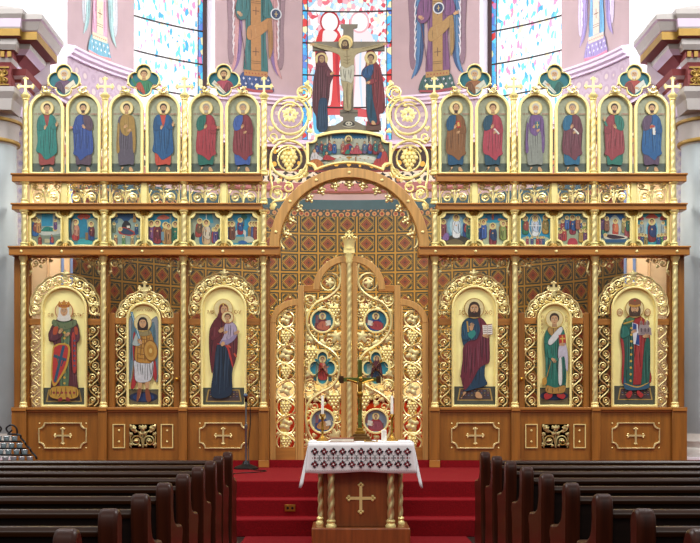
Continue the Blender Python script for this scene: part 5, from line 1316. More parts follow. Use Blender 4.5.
# fixed openwork panels beside the doors
for s in (-1, 1):
    fx = (lambda p: XC + (X(p) - XC) * (1 if s < 0 else -1))
    t = thing('side_lattice', 'narrow gilded vine panel with curved oak top, %s of the double doors' % SIDE[s], 'lattice', (fx(285), 15.3, SANCT), 'narrow vine panels beside the double doors')
    for nm, p0, p1, q0, q1, m in (('outer_stile', 270, 276, 322, 460, OAKL), ('inner_stile', 295.5, 298, 301, 460, OAKL), ('bottom_rail', 276, 295.5, 447, 460, OAKH)):
        b = MB(); b.box(fx(p0), fx(p1), 15.27, 15.34, Z(q0), Z(q1), m); b.build(nm, t, bevel=.005)
    b = MB(); nn = 12
    o = [(fx(298 - 28*cos(pi/2*i/nn)), Z(323 - 24*sin(pi/2*i/nn))) for i in range(nn+1)]; q = [(fx(298 - 22*cos(pi/2*i/nn)), Z(323 - 17.5*sin(pi/2*i/nn))) for i in range(nn+1)]
    b.prism(o + q[::-1], 15.266, 15.344, OAKL); b.build('curved_rail', t, bevel=.005)
    b = MB()
    for p, q in ((272, 308), (280, 300.5), (290, 297.5)): b.ball((fx(p), 15.28, Z(q)), .013, GOLDF, 8, 5)
    b.build('gilt_bead', t)
    b = MB(); cx = fx(286); y = 15.3; k = .01275; zz = 314; i = 0
    while zz < 446:
        c = Z(zz+5); r = 9.4*k if zz > 320 else 8*k
        b.tube([(cx + r*cos(2*pi*j/20), y-.004, c + r*sin(2*pi*j/20)) for j in range(20)], .013, GOLD, 6, True)
        d = 1 if i % 2 else -1
        b.tube(crom([(cx - d*r, y-.01, c+r*.9), (cx - d*r*.4, y-.012, c+r*1.05), (cx+d*r, y-.012, c), (cx+d*r*.4, y-.01, c-r*.95), (cx-d*r*.6, y-.01, c-r)], 4, False), .011, GOLD, 5)
        if i % 2: b.grape(cx, y, c-.01, r*.72, GOLD)
        else:
            for a in (0, pi/2, pi, -pi/2): b.leaf(cx + r*.3*cos(a+.4), y-.01, c + r*.3*sin(a+.4), r*.5, a+.4, GOLD, 3)
        for e in (-1, 1): b.leaf(cx+e*r*.85, y-.008, c-r*.95, r*.32, -pi/2+e*.7, GOLD, 3)
        zz += 17.6; i += 1
    b.build('gilt_vine', t)
# scroll brackets on top of the arch
for s in (-1, 1):
    fx = (lambda p: XC + (X(p) - XC) * (1 if s < 0 else -1))
    t = thing('scroll_bracket', 'large gilded vine scrolls with grapes standing above the arch on the %s' % SIDE[s], 'scrollwork', (fx(290), 15.3, Z(200)), 'gilded scroll brackets above the arch')
    S = 1 if s < 0 else -1; y = 15.345; k = .01275
    def ang(a): return a if s < 0 else pi - a
    def ring(b, p, q, r, tr): b.tube([(fx(p) + r*k*cos(2*pi*j/32), y, Z(q) + r*k*sin(2*pi*j/32)) for j in range(32)], tr, GOLDF, 7, True)
    b = MB(); ring(b, 290, 115, 18.5, .0175); b.spiral(fx(290), y-.01, Z(115), 14*k, ang(2.2), -S, GOLDF, 1.15, .014, .75, False)
    for a in (0.2, 1.5, 2.7, 4, 5.2): b.leaf(fx(290)+.05*cos(a), y-.012, Z(114)+.05*sin(a), .068, a, GOLDF, 5)
    b.build('upper_scroll', t)
    b = MB(); ring(b, 288.8, 158.5, 18.5, .0175); b.spiral(fx(288.8), y-.01, Z(158.5), 14*k, ang(2.6), -S, GOLDF, 1.15, .014, .75, False); b.grape(fx(288.8), y, Z(159), 10*k, GOLDF); b.build('lower_scroll', t)
    b = MB()
    b.spiral(fx(277), y, Z(193.5), 8*k, ang(1), S, GOLDF, 1.3, .016, .4); b.spiral(fx(288), y, Z(187), 5.5*k, ang(2), -S, GOLDF, 1.2, .014, .4, False)
    b.spiral(fx(303), y, Z(92), 7*k, ang(0), S, GOLDF, 1.4, .016, .35, False); b.spiral(fx(273), y, Z(136.5), 5*k, ang(pi), S, GOLDF, 1.2, .014, .4, False); b.spiral(fx(303), y, Z(172), 5*k, ang(0), -S, GOLDF, 1.2, .014, .4, False)
    for pts in ([(310, 120), (311, 108), (305, 99), (296, 97)], [(307, 124), (301, 134), (291, 139), (280, 139), (272, 143)], [(307, 160), (306, 172), (298, 178), (285, 178)], [(270, 208), (274, 201), (284, 199), (287, 193)], [(270.5, 158), (270, 175), (272, 186), (270, 196)], [(303, 101), (310, 96), (311, 88), (306, 84)]):
        b.tube([(fx(p), y-.006, Z(q)) for p, q in crom(pts, 5, False)], .016, GOLDF, 6)
    for p, q, r, a in ((273, 205, 5, -1.6), (296, 98, 4, .5), (309, 130, 4, -.5), (283, 138, 4, 1.6), (307, 83, 4, 1.2), (296, 178, 4, -1.2), (279, 180, 4, -2), (271, 128, 4, 2.4)): b.leaf(fx(p), y-.01, Z(q), r*k, ang(a), GOLDF, 3)
    b.build('small_scroll', t)
# supper icon over the arch
U7 = .01279/7
def q7(u, v, y=15.3): return (XC + (u-343)*U7, PZ(125, 15.32) - v*U7)
t = thing('supper_icon', 'shaped icon of a company seated round a white table above the arch', 'icon', (XC, 15.3, q7(343, 300)[1]))
OUT = [(108, 76)] + crom([(108, 76), (220, 49), (343, 40), (466, 49), (578, 76)], 6, False)[1:-1] + [(578, 76)] + crom([(578, 76), (584, 106), (606, 124), (642, 126)], 4, False)[1:] + [(642, 282)] + crom([(642, 282), (610, 286), (590, 306), (584, 326)], 4, False)[1:] + crom([(584, 326), (470, 286), (343, 272), (216, 286), (102, 326)], 6, False)[1:] + crom([(102, 326), (96, 306), (76, 286), (44, 282)], 4, False)[1:] + [(44, 126)] + crom([(44, 126), (80, 124), (102, 106), (108, 76)], 4, False)[1:-1]
cu, cv = 343, 183
INN = [(cu + (a-cu)*.935, cv + (c-cv)*.85) for a, c in OUT]
b = MB(); b.ring([q7(*p) for p in OUT], [q7(*p) for p in INN], 15.25, 15.31, GOLDF); b.build('frame', t, bevel=.006)
b = MB(); b.prism([q7(cu + (a-cu)*.96, cv + (c-cv)*.93) for a, c in OUT], 15.295, 15.305, OAKV); b.build('back_board', t)
P = Pic(); P.poly(INN, '7d9084')
P.poly([(215, 66), (343, 54), (470, 66), (470, 106), (215, 106)], '1f6a92'); P.poly([(205, 104), (480, 104), (480, 170), (205, 170)], 'b5b9a4')
for i in range(14): P.ell(212+i*20, 104, 9, 8, 'b5b9a4', 10)
for x in (186, 464): P.rect(x, 72, x+36, 140, 'c3c6b2'); P.rect(x+10, 80, x+24, 130, '4a4a48'); P.rect(x-4, 70, x+40, 76, 'a8a890')
P.blob([(150, 250), (190, 222), (343, 208), (500, 222), (540, 250), (500, 266), (343, 262), (190, 270)], 'd9dbcd'); P.blob([(160, 252), (343, 232), (530, 252), (510, 268), (343, 262), (180, 272)], 'c3c8bb')
sup = [(118, 210, 64, '7a4a5a', '3a5a8a'), (150, 200, 66, '5a6a7a', '8a3c44'), (206, 204, 74, '2a6f8a', 'a04a50'), (240, 202, 66, '2c5a9a', None), (300, 204, 70, 'b07a6a', None), (398, 206, 60, 'b8505c', 'c06a70'), (450, 202, 66, '6a5a7a', '4a6a8a'), (486, 204, 68, '24508a', 'a03c48'), (524, 208, 74, '8a2c34', '2c7a78'), (560, 210, 72, '6a3c4a', '9a6a50'), (176, 218, 70, '2f7f78', '2c5f70')]
for i, (x, y, h, c, c2) in enumerate(sup): mini(P, x, y, h*1.25, c, c2, halo=False, hair=('4a3020', '8a8078', '3a2418')[i % 3], seed=i)
P.robe([(296, 204), (306, 160), (330, 138), (356, 138), (372, 166), (378, 204), (340, 212)], 'a83038', 5, 3); P.robe([(342, 150), (368, 158), (376, 204), (350, 206)], '24447a', 3, 3); P.robe([(314, 206), (326, 180), (344, 180), (348, 206)], '2f7f6a', 2, 3)
head(P, 339, 104, 11, '4a2c1c', '3a2418', long=True); hand(P, 300, 188, 7, 2.8); P.robe([(352, 206), (360, 176), (390, 164), (424, 184), (430, 206)], 'b84c58', 4, 3); P.ell(366, 170, 9, 10, '5a3420'); P.ell(364, 172, 7, 9, SKIN)
P.robe([(74, 250), (82, 206), (104, 186), (126, 212), (160, 236), (150, 252), (110, 262)], 'd4d0d0', 4, 3); P.robe([(66, 282), (80, 250), (130, 246), (166, 284), (120, 300)], 'c87a3c', 4, 3); P.ell(100, 186, 12, 14, '6a4a30'); P.ell(102, 188, 9, 12, SKIN)
P.robe([(160, 246), (176, 214), (206, 220), (246, 240), (240, 250), (196, 252)], 'b5383c', 4, 3); P.ell(184, 202, 11, 13, '4a2c1c'); P.ell(187, 204, 8, 10, SKIN)
P.robe([(514, 268), (540, 230), (560, 196), (590, 186), (610, 220), (612, 280), (580, 300), (516, 290)], 'b84440', 5, 3); P.robe([(534, 240), (556, 200), (572, 200), (562, 236)], '24508a', 2, 3); P.ell(580, 180, 12, 14, '4a3020'); P.ell(577, 182, 9, 11, SKIN)
for x, y in ((248, 240), (280, 232), (300, 252), (420, 240), (450, 250), (476, 236), (384, 262), (232, 262), (410, 218)): P.ell(x, y, 7, 3.4, 'b5763c', 10)
P.blob([(322, 228), (362, 228), (352, 240), (332, 240)], 'b8893a'); P.rect(338, 238, 346, 252, 'b8893a'); P.rect(384, 228, 394, 266, 'a06a3a')
for i, (pts, c) in enumerate(P.S):
    P.S[i] = ([(max(cu-275, min(cu+275, a)), max(cv-128, min(cv+120, d))) for a, d in pts], c)
P.put('painting', t, XC, PZ(125, 15.32), 343, 0, U7, 15.293)
# painted cut-outs of the crucifixion group, standing on top of it
U4 = .01279/4.02
def q4(u, v): return (XC + (u-217)*U4, PZ(0, 15.35) - v*U4)
def put4(P, name, t, y): P.put(name, t, XC, PZ(0, 15.35), 217, 0, U4, y)
WOODC, FLESH = '6f685a', 'b3ab86'
t = thing('painted_crucifix', 'tall painted cut-out cross with a hanging figure in front of the stained glass', 'crucifix', (XC, 15.35, q4(217, 520)[1]))
CR = [(193, 206), (70, 206), (70, 168), (193, 168), (193, 116), (184, 112), (182, 98), (252, 98), (250, 112), (235, 116), (235, 168), (360, 168), (360, 206), (235, 206), (235, 440), (252, 442), (252, 466), (240, 470), (240, 486), (276, 504), (330, 512), (340, 530), (94, 530), (104, 512), (160, 504), (192, 486), (192, 470), (180, 466), (180, 442), (193, 440)]
b = MB(); b.prism([q4(*p) for p in CR], 15.34, 15.365, mat('cross_board', WOODC, .6)); b.build('cross_board', t)
BODY = crom([(76, 176), (130, 186), (176, 198), (186, 196), (226, 196), (236, 198), (290, 190), (352, 176), (356, 186), (296, 204), (244, 222), (238, 262), (232, 290), (236, 330), (226, 380), (224, 440), (204, 446), (196, 430), (196, 380), (184, 330), (186, 290), (182, 250), (176, 222), (132, 206), (74, 188)], 3)
b = MB(); b.prism([q4(*p) for p in BODY], 15.322, 15.34, mat('figure_board', FLESH, .6)); b.ring([q4(*p) for p in circ_out(203, 172, 28)], [q4(*p) for p in circ_out(203, 172, 4)], 15.325, 15.339, mat('halo_board', 'dcc486', .5, .3)); fb = b.build('figure', t)
P = Pic(); P.poly(BODY, 'ad9f78')
P.robe([(182, 268), (206, 276), (236, 262), (238, 300), (228, 336), (210, 330), (184, 322)], 'c6c4ae', 6, 3)
for y in (226, 240, 252): P.line([(192, y), (208, y+5), (224, y)], 2.5, '8a7a56')
P.line([(208, 204), (210, 262)], 3, '8a7a56'); P.line([(210, 336), (208, 390), (212, 440)], 4, '7a6c4c'); P.line([(200, 350), (202, 420)], 3, 'c8bc94'); P.line([(222, 345), (218, 420)], 3, 'c8bc94'); P.line([(90, 182), (150, 194)], 3, '8a7a56'); P.line([(340, 182), (270, 198)], 3, '8a7a56')
hand(P, 72, 181, 7, pi); hand(P, 358, 180, 7, 0)
head(P, 201, 180, 11, '4a3424', '3f2c1e', halo='e0cf94', rim='c8ac68', long=True, look=-1, skin='a98e64')
put4(P, 'painted_surface', fb, 15.321)
P = Pic(); P.ell(216, 500, 24, 13, '3f3c38'); P.ell(216, 498, 14, 9, 'cbc6b4'); P.ell(210, 498, 3.4, 3, '2a2824', 8); P.ell(222, 498, 3.4, 3, '2a2824', 8); P.line([(190, 506), (216, 512), (242, 506)], 4, 'b8b2a0'); P.line([(72, 204), (193, 204)], 3, '4f4a40'); P.line([(236, 204), (358, 204)], 3, '4f4a40'); P.line([(180, 454), (252, 454)], 3, '4f4a40'); put4(P, 'painted_base', t, 15.339)
MARY = crom([(84, 238), (84, 216), (104, 206), (124, 216), (126, 246), (134, 270), (152, 296), (154, 310), (142, 340), (138, 390), (130, 440), (130, 522), (90, 524), (84, 470), (70, 440), (70, 380), (74, 320), (82, 280)], 3)
JOHN = crom([(284, 236), (286, 214), (304, 206), (322, 216), (326, 250), (344, 280), (356, 350), (362, 430), (354, 456), (338, 462), (340, 498), (318, 506), (294, 496), (284, 420), (286, 350), (280, 318), (266, 304), (270, 284), (282, 268)], 3)
for nm, O, lab in (('mary', MARY, 'painted cut-out of a maroon-cloaked standing woman left of the tall painted cross'), ('john', JOHN, 'painted cut-out of a red-cloaked standing man right of the tall painted cross')):
    x = sum(p[0] for p in O)/len(O); z = q4(0, 526 if nm == 'mary' else 520)[1]
    t = thing('painted_cutout', lab, 'cutout figure', (q4(x, 0)[0], 15.33, z), 'painted cut-out mourners')
    b = MB(); b.prism([q4(*p) for p in O], 15.315, 15.335, mat('cutout_board', '5a4038', .6)); b.build('board', t)
    if nm == 'john': b = MB(); b.prism([q4(*p) for p in ((288, 490), (344, 490), (346, 526), (284, 526))], 15.318, 15.334, mat('cutout_board', '5a4038', .6)); b.build('foot_block', t)
    P = Pic()
    if nm == 'mary':
        P.robe(O, '5c2c38', 9, 3); P.robe([(92, 440), (100, 400), (126, 400), (130, 440), (130, 522), (90, 524)], '1f3f5c', 6, 3); P.robe([(120, 280), (150, 294), (152, 308), (128, 312)], '6c3440', 2, 3); hand(P, 146, 300, 7, -.4); head(P, 106, 242, 11, veil='5c2c38', halo='dcc98e', rim='c8ac68', look=1, skin='b08e66')
    else:
        P.robe(O, '7c2c34', 9, 3); P.robe([(286, 300), (304, 296), (312, 400), (330, 490), (300, 494), (286, 430)], '1d4a62', 5, 3); P.robe([(272, 284), (296, 266), (314, 262), (312, 300), (290, 318), (270, 306)], '24507e', 3, 3); hand(P, 292, 262, 7, -1.2); P.robe([(290, 330), (316, 318), (330, 330), (300, 344)], '8c3840', 2, 3); hand(P, 296, 334, 7, 2.8); foot(P, 312, 500, 12, 1); head(P, 304, 238, 11, '4a3020', halo='dcc98e', rim='c8ac68', look=-1, skin='b08e66')
    put4(P, 'painted_surface', t, 15.314)

# ================================================================== IN FRONT: table with cloth and things on it
TX, TY = .2, 11.72
t = thing('small_altar_table', 'oak table with gilt cross and twisted corner columns in the aisle before the steps', 'table', (TX, TY, .012))
OAKT = mat('table_oak', '8a4a1e', .4, 0, .25, 3, .05, .2, (9, 9, .8))
b = MB(); b.box(TX-.47, TX+.47, 11.42, 12.05, .012, .17, OAKT); b.build('plinth', t, bevel=.012)
b = MB(); b.box(TX-.36, TX+.36, 11.56, 11.98, .17, .93, OAKT); b.build('body', t, bevel=.006)
b = MB(); b.box(TX-.49, TX+.49, 11.43, 12.04, .93, .972, OAKT); b.build('top', t, bevel=.006)
for x, y in ((-.285, 11.49), (.285, 11.49), (-.385, 11.78), (.385, 11.78)):
    b = MB(); b.twist(TX+x, y, .24, .9, .031, GOLD, .12, 2, .3, 12, .012); b.lathe([(.05, .17), (.052, .19), (.036, .21), (.046, .23), (.03, .25)], TX+x, y, GOLDF, 14); b.lathe([(.03, .88), (.045, .9), (.048, .93)], TX+x, y, GOLDF, 14); b.build('twisted_column', t, smooth=60)
b = MB(); cz = .44
b.box(TX-.014, TX+.014, 11.545, 11.562, cz-.12, cz+.125, GOLDF); b.box(TX-.11, TX+.11, 11.548, 11.562, cz-.01, cz+.018, GOLDF)
for dx, dz in ((0, .13), (0, -.125), (.115, .004), (-.115, .004)):
    for e in (-1, 0, 1):
        b.ball((TX+dx + (e*.018 if dx == 0 else (0 if e else math.copysign(.016, dx))), 11.553, cz+dz + (e*.018 if dx else (0 if e else math.copysign(.016, dz)))), .015, GOLDF, 8, 5)
b.build('gilt_cross', t)
# cloth: top, front and back falls, side falls with drawn-out corners
ZT = .985
b = MB(); W, F0, F1 = .50, 11.405, 12.06
nx = 26
def wav(u, d): return .012*sin(u*16+d*3)*d/.3
front = []
rows = 9
def grid(fn, nu, nv):
    vs = [fn(i/nu, j/nv) for i in range(nu+1) for j in range(nv+1)]
    fs = [(i*(nv+1)+j, i*(nv+1)+j+1, (i+1)*(nv+1)+j+1, (i+1)*(nv+1)+j) for i in range(nu) for j in range(nv)]
    b.add(vs, fs, LINEN)
grid(lambda u, v: (TX-W+2*W*u, F0+(F1-F0)*v, ZT), 20, 6)
FD = .285
grid(lambda u, v: (TX+(2*u-1)*(W+.03*v), F0 - .012*v - .008*sin(u*20)*v, ZT - (FD+.008*sin(u*9))*v), 40, 8)
grid(lambda u, v: (TX+(2*u-1)*(W+.03*v), F1 + .012*v + .008*sin(u*20)*v, ZT - FD*v), 40, 8)
for s in (-1, 1):
    grid(lambda u, v: (TX + s*(W + .03*v + .065*v*abs(2*u-1)**2 + .006*sin(u*15)*v), F0+.1*(1-u)*v+(F1-F0-.1*v)*u, ZT - v*(.24 + .20*abs(2*u-1)**1.5 - .035*abs(sin(u*14)))), 24, 8)
for s in (-1, 1):
    def fl(u, v):
        X_ = (W+.03) + (.065)*u; zl = .285*(1-u)**2 + 2*u*(1-u)*.47 + .43*u*u
        return (TX + s*(W + (X_-W)*v), F0 + (-.012*(1-u) + .1*u - .05*sin(pi*u))*v, ZT - zl*v)
    grid(fl, 10, 8)
cl = b.build('tablecloth', loc=(TX, TY, ZT), smooth=60)
so = cl.modifiers.new('cloth', 'SOLIDIFY'); so.thickness = .004; so.offset = -1
tag(cl, 'white cloth embroidered in dark red and black draped over the aisle table', 'tablecloth')
RED_E, BLK_E = mat('red_thread', '7c1420', .9), mat('black_thread', '23232c', .9)
b = MB()
def st(x, z, r, m, e=0): # one stitched lozenge on the front fall
    y = F0 - .016 - .012*(ZT-z)/FD - .008*sin(((x-TX)/(2*W)+.5)*20)*(ZT-z)/FD*.9 - e
    b.add([(x-r, y, z), (x, y, z-r), (x+r, y, z), (x, y, z+r)], [(0, 1, 2, 3)], m)
N = 11; pw = .965/N
for i in range(N):
    x = TX - .965/2 + pw*(i+.5)
    for z in (ZT-.085, ZT-.205):
        st(x, z, .03, RED_E, .001)
        for dx, dz in ((1, 0), (-1, 0), (0, 1), (0, -1)): st(x+dx*.028, z+dz*.028, .012, BLK_E, .002); st(x+dx*.022+dz*.014, z+dz*.022-dx*.014, .008, BLK_E, .002)
        st(x, z, .010, LINEN, .003)
    if i < N-1:
        z = ZT-.145; xx = x+pw/2
        for d in (-.02, -.01, 0, .01, .02): st(xx+d, z, .0065, BLK_E, .001); st(xx, z+d, .0065, BLK_E, .001)
        for e in (-1, 1):
            for q in (1, 2, 3):
                for w_ in (-1, 1): st(xx + w_*q*.011, z + e*(.015+q*.012), .005, BLK_E, .001)
    z = ZT-.145; st(x, z, .012, RED_E, .001)
    for d in (-.022, .022): st(x+d, z, .006, RED_E, .001); st(x, z+d, .006, RED_E, .001)
for i in range(60): st(TX-.48+.96*i/59, ZT-.262, .0035, mat('grey_thread', '9a9aa4', .9), .001)
b.build('embroidery', cl, smooth=0, recalc=False)
b = MB()
for s in (-1, 1):
    for f in (0.06, .94):
        for q in range(3):
            v = .3 + .22*q; u = f
            x = TX + s*(W + .012*v + .055*v*abs(2*u-1)**2 + .012); y = F0+(F1-F0)*u; z = ZT - v*(.24+.2*abs(2*u-1)**1.5)
            b.add([(x, y-.025, z), (x, y, z-.03), (x, y+.025, z), (x, y, z+.03)], [(0, 1, 2, 3)], (RED_E, BLK_E, RED_E)[q])
b.build('side_embroidery', cl, smooth=0, recalc=False)
ZT += .0005
# crucifix on the table
cx, cy = PX(360, 11.8), 11.8
t = thing('table_crucifix', 'green-bronze standing crucifix with brass figure on the white tablecloth', 'crucifix', (cx, cy, ZT))
b = MB()
for w, z0, z1 in ((.115, 0, .022), (.095, .022, .05), (.07, .05, .072), (.05, .072, .10), (.035, .10, .13)): b.box(cx-w, cx+w, cy-w*.8, cy+w*.8, ZT+z0, ZT+z1, BRASS if z0 > .06 else mat('dark_brass', '6a4a22', .4, .6))
b.build('stepped_base', t, bevel=.004)
b = MB(); b.box(cx-.02, cx+.02, cy-.012, cy+.012, ZT+.12, ZT+.80, BRONZE); b.build('upright', t, bevel=.003)
b = MB(); b.box(cx-.2, cx+.2, cy-.014, cy+.014, ZT+.585, ZT+.625, BRONZE); b.build('crossbar', t, bevel=.003)
for s in (-1, 1):
    b = MB(); b.box(cx+s*.16, cx+s*.205, cy-.018, cy+.018, ZT+.57, ZT+.64, mat('dark_bronze', '4a3420', .4, .6)); b.build('bar_end', t, bevel=.003)
b = MB(); y = cy-.028
b.tube(crom([(cx-.13, y, ZT+.605), (cx-.06, y, ZT+.585), (cx-.025, y, ZT+.57)], 3, False), .009, BRASS, 7, r1=.013); b.tube(crom([(cx+.13, y, ZT+.605), (cx+.06, y, ZT+.585), (cx+.025, y, ZT+.57)], 3, False), .009, BRASS, 7, r1=.013)
b.tube(crom([(cx, y, ZT+.575), (cx, y-.004, ZT+.52), (cx, y, ZT+.46), (cx+.004, y-.006, ZT+.39), (cx, y, ZT+.31)], 3, False), .025, BRASS, 9, r1=.012); b.ball((cx+.006, y-.008, ZT+.61), .02, BRASS, 10, 7, (1, 1, 1.25)); b.lathe([(.022, ZT+.43), (.03, ZT+.45), (.03, ZT+.475), (.024, ZT+.485)], cx, y, BRASS, 12); b.build('brass_figure', t)
FLAME = None
for px_, lab in ((322.5, 'left'), (392, 'right')):
    x, y = PX(px_, 11.75), 11.75
    t = thing('candlestick', 'brass candlestick with tall white candle on the %s end of the table' % lab, 'candlestick', (x, y, ZT), 'candlesticks flanking the table crucifix')
    b = MB(); b.lathe([(.06, ZT), (.062, ZT+.012), (.045, ZT+.022), (.03, ZT+.035), (.012, ZT+.05), (.011, ZT+.1), (.017, ZT+.115), (.011, ZT+.13), (.01, ZT+.2), (.018, ZT+.215), (.012, ZT+.23), (.024, ZT+.25), (.03, ZT+.262), (.02, ZT+.268)], x, y, BRASS, 18); b.build('stick', t, smooth=60)
    b = MB(); b.lathe([(.014, ZT+.26), (.013, ZT+.44), (.009, ZT+.446)], x, y, WAX, 14); w = b.build('candle', t); b = MB(); b.tube([(x, y, ZT+.445), (x+.001, y, ZT+.46)], .0015, BLACKM, 5); b.build('wick', w)
x, y = PX(384, 11.52), 11.52
t = thing('small_candle', 'short thick white candle near the front right of the table', 'candle', (x, y, ZT)); b = MB(); b.lathe([(.025, ZT), (.025, ZT+.115), (.02, ZT+.12), (.004, ZT+.117)], x, y, WAX, 18); b.build('wax', t); b = MB(); b.tube([(x, y, ZT+.115), (x, y, ZT+.135)], .0018, BLACKM, 5); b.build('wick', t)
x, y = PX(342, 11.55), 11.55
t = thing('service_book', 'thin white-paged book with brown covers lying on the table left of centre', 'book', (x, y, ZT))
b = MB(); b.box(x-.115, x+.115, y-.09, y+.09, ZT, ZT+.008, mat('book_cover', '8a4a2c', .5)); b.box(x-.115, x+.115, y-.09, y+.09, ZT+.034, ZT+.042, mat('book_cover', '8a4a2c', .5)); b.build('cover', t, bevel=.002)
b = MB(); b.box(x-.108, x+.11, y-.084, y+.084, ZT+.008, ZT+.034, mat('page_block', 'efe6d4', .8)); b.build('page_block', t)
x, y = PX(371, 11.5), 11.5
t = thing('hand_cross', 'small brass hand cross lying on the tablecloth before the crucifix', 'cross', (x, y, ZT)); b = MB(); b.box(x-.055, x+.055, y-.008, y+.008, ZT, ZT+.012, BRASS); b.box(x+.012, x+.026, y-.035, y+.035, ZT, ZT+.012, BRASS)
for q in (-.058, .058): b.ball((x+q, y, ZT+.011), .011, BRASS, 8, 5)
b.build('bar', t)

# ================================================================== microphone, cable, floor socket
x, y = PX(246, 14.8), 14.8
t = thing('microphone_stand', 'grey microphone stand on a round black base before the screen', 'microphone stand', (x, y, PLAT))
b = MB(); b.lathe([(.15, PLAT), (.155, PLAT+.012), (.13, PLAT+.03), (.05, PLAT+.06), (.03, PLAT+.1)], x, y, BLACKM, 28); b.build('base', t)
b = MB(); b.lathe([(.013, PLAT+.08), (.013, PLAT+.48), (.02, PLAT+.49), (.02, PLAT+.54), (.010, PLAT+.55), (.010, 1.38)], x, y, STEEL, 12); b.build('pole', t)
b = MB(); b.tube([(x, y, 1.37), (x, y-.02, 1.43)], .018, BLACKM, 10); b.build('clip', t)
b = MB(); b.tube([(x, y+.04, 1.385), (x, y-.05, 1.435)], .014, mat('blue_grey_metal', '5a6a80', .4, .5), 12, r1=.02); b.ball((x, y-.065, 1.445), .028, mat('blue_grey_metal', '5a6a80', .4, .5), 12, 8); b.build('microphone', t)
b = MB(); zc = PLAT+.008
b.tube(crom([(x+.05, y-.0, 1.38), (x+.055, y-.02, 1.1), (x+.03, y-.03, .8), (x+.06, y-.17, .58), (x+.12, y-.3, zc), (x+.28, y-.5, zc), (x+.18, y-.8, zc), (x-.02, y-1.0, zc), (x-.1, y-1.4, zc), (x+.02, y-1.9, zc), (x+.04, y-2.16, zc+.005), (x+.04, y-2.2, PLAT-.06), (x+.03, y-2.21, .38), (x+.06, y-2.37, .375), (x+.06, y-2.415, .33), (x+.08, y-2.42, .2), (x+.1, y-2.6, .19)], 6, False), .006, BLACKM, 6)
tag(b.build('microphone_cable', loc=(x, y, PLAT)), 'thin black cable trailing from the microphone stand down the red steps', 'cable')
x, z, y = PX(290, 12.4), .272, 12.418
t = thing('floor_socket', 'small brass socket plate on the red step riser left of the table', 'socket', (x, y, z))
b = MB(); b.box(x-.055, x+.055, y-.008, y+.003, z-.035, z+.035, BRASS); b.build('plate', t, bevel=.003)
for d in (-1, 1): b = MB(); b.lathe([(.014, -.002), (.014, .003)], 0, 0, BLACKM, 12); b.V = [(x+d*.024+v[0], y-.009-v[2], z+v[1]) for v in b.V]; b.build('outlet', t)

# ================================================================== votive candle stand, far left
vx, vy = PX(-1, 14.0), 14.0
t = thing('votive_stand', 'black iron stepped stand holding rows of votive glasses at the far left', 'candle stand', (vx, vy, PLAT))
R4 = [(436, 2, 0), (443, 3, 1), (449.5, 4, 2), (456.5, 5, 3)]
cup = None; cupn = 0
lev = []
for py, n, i in R4:
    Yr = 14.15 - i*.13; z = PZ(py, Yr); lev.append((Yr, z, n, i))
pit = .094
for Yr, z, n, i in lev:
    b = MB(); zz = z - .055
    b.box(vx-pit*(n+.2), vx+pit*(n+.2), Yr-.05, Yr+.05, zz-.016, zz, BLACKM); b.build('tier', t, bevel=.002)
b = MB()
for s in (-1, 1):
    pts = [(vx+s*pit*.5, 14.2, lev[0][1]+.02)]
    for Yr, z, n, i in lev: pts += [(vx+s*pit*(n+.1), Yr, z+.015), (vx+s*pit*(n+.35), Yr, z-.03)]
    b.tube(crom(pts, 4, False), .012, BLACKM, 6)
b.build('side_rail', t)
b = MB()
for s in (-1, 1):
    b.tube(crom([(vx+s*.16, 14.2, lev[0][1]+.0), (vx+s*.15, 14.2, lev[0][1]+.09), (vx+s*.09, 14.2, lev[0][1]+.13), (vx+s*.03, 14.2, lev[0][1]+.09), (vx+s*.06, 14.2, lev[0][1]+.04), (vx+s*.1, 14.2, lev[0][1]+.07)], 5, False), .011, BLACKM, 6)
b.build('crest_scroll', t)
for s in (-1, 1):
    for yy in (13.74, 14.2):
        b = MB(); zt = (lev[0][1] if yy > 14 else lev[3][1]) - .066; b.tube([(vx+s*.22, yy, PLAT), (vx+s*.2, yy, zt)], .014, BLACKM, 8); b.lathe([(.03, PLAT), (.03, PLAT+.01), (.014, PLAT+.02)], vx+s*.22, yy, BLACKM, 10); b.build('leg', t)
b = MB(); b.box(vx-.2, vx+.2, 13.74, 14.2, lev[3][1]-.2, lev[3][1]-.18, BLACKM)
b.build('shelf', t)
for Yr, z, n, i in lev:
    for j in range(n*2):
        x = vx + (j - n + .5)*pit
        L = 'silver-rimmed votive glass, %s from the right in the %s row of the stand' % (ORD[2*n-1-j], ('top', 'second', 'third', 'bottom')[i])
        z0 = z-.055
        if cup is None:
            cup = thing('votive_glass', L, 'votive glass', (x, Yr, z0), 'votive glasses on the iron stand')
            b = MB(); b.lathe([(.026, z0), (.03, z0+.004), (.037, z0+.05), (.034, z0+.05), (.027, z0+.008)], x, Yr, CUPG, 16); b.build('glass', cup, smooth=60)
            b = MB(); b.tube([(x+.0375*cos(2*pi*q/16), Yr+.0375*sin(2*pi*q/16), z0+.05) for q in range(16)], .004, SILVER, 6, True); b.build('rim', cup)
            b = MB(); b.lathe([(.02, z0+.008), (.02, z0+.028)], x, Yr, WAX, 12); b.build('candle', cup)
        else: dup(cup, (x, Yr, z0), L)

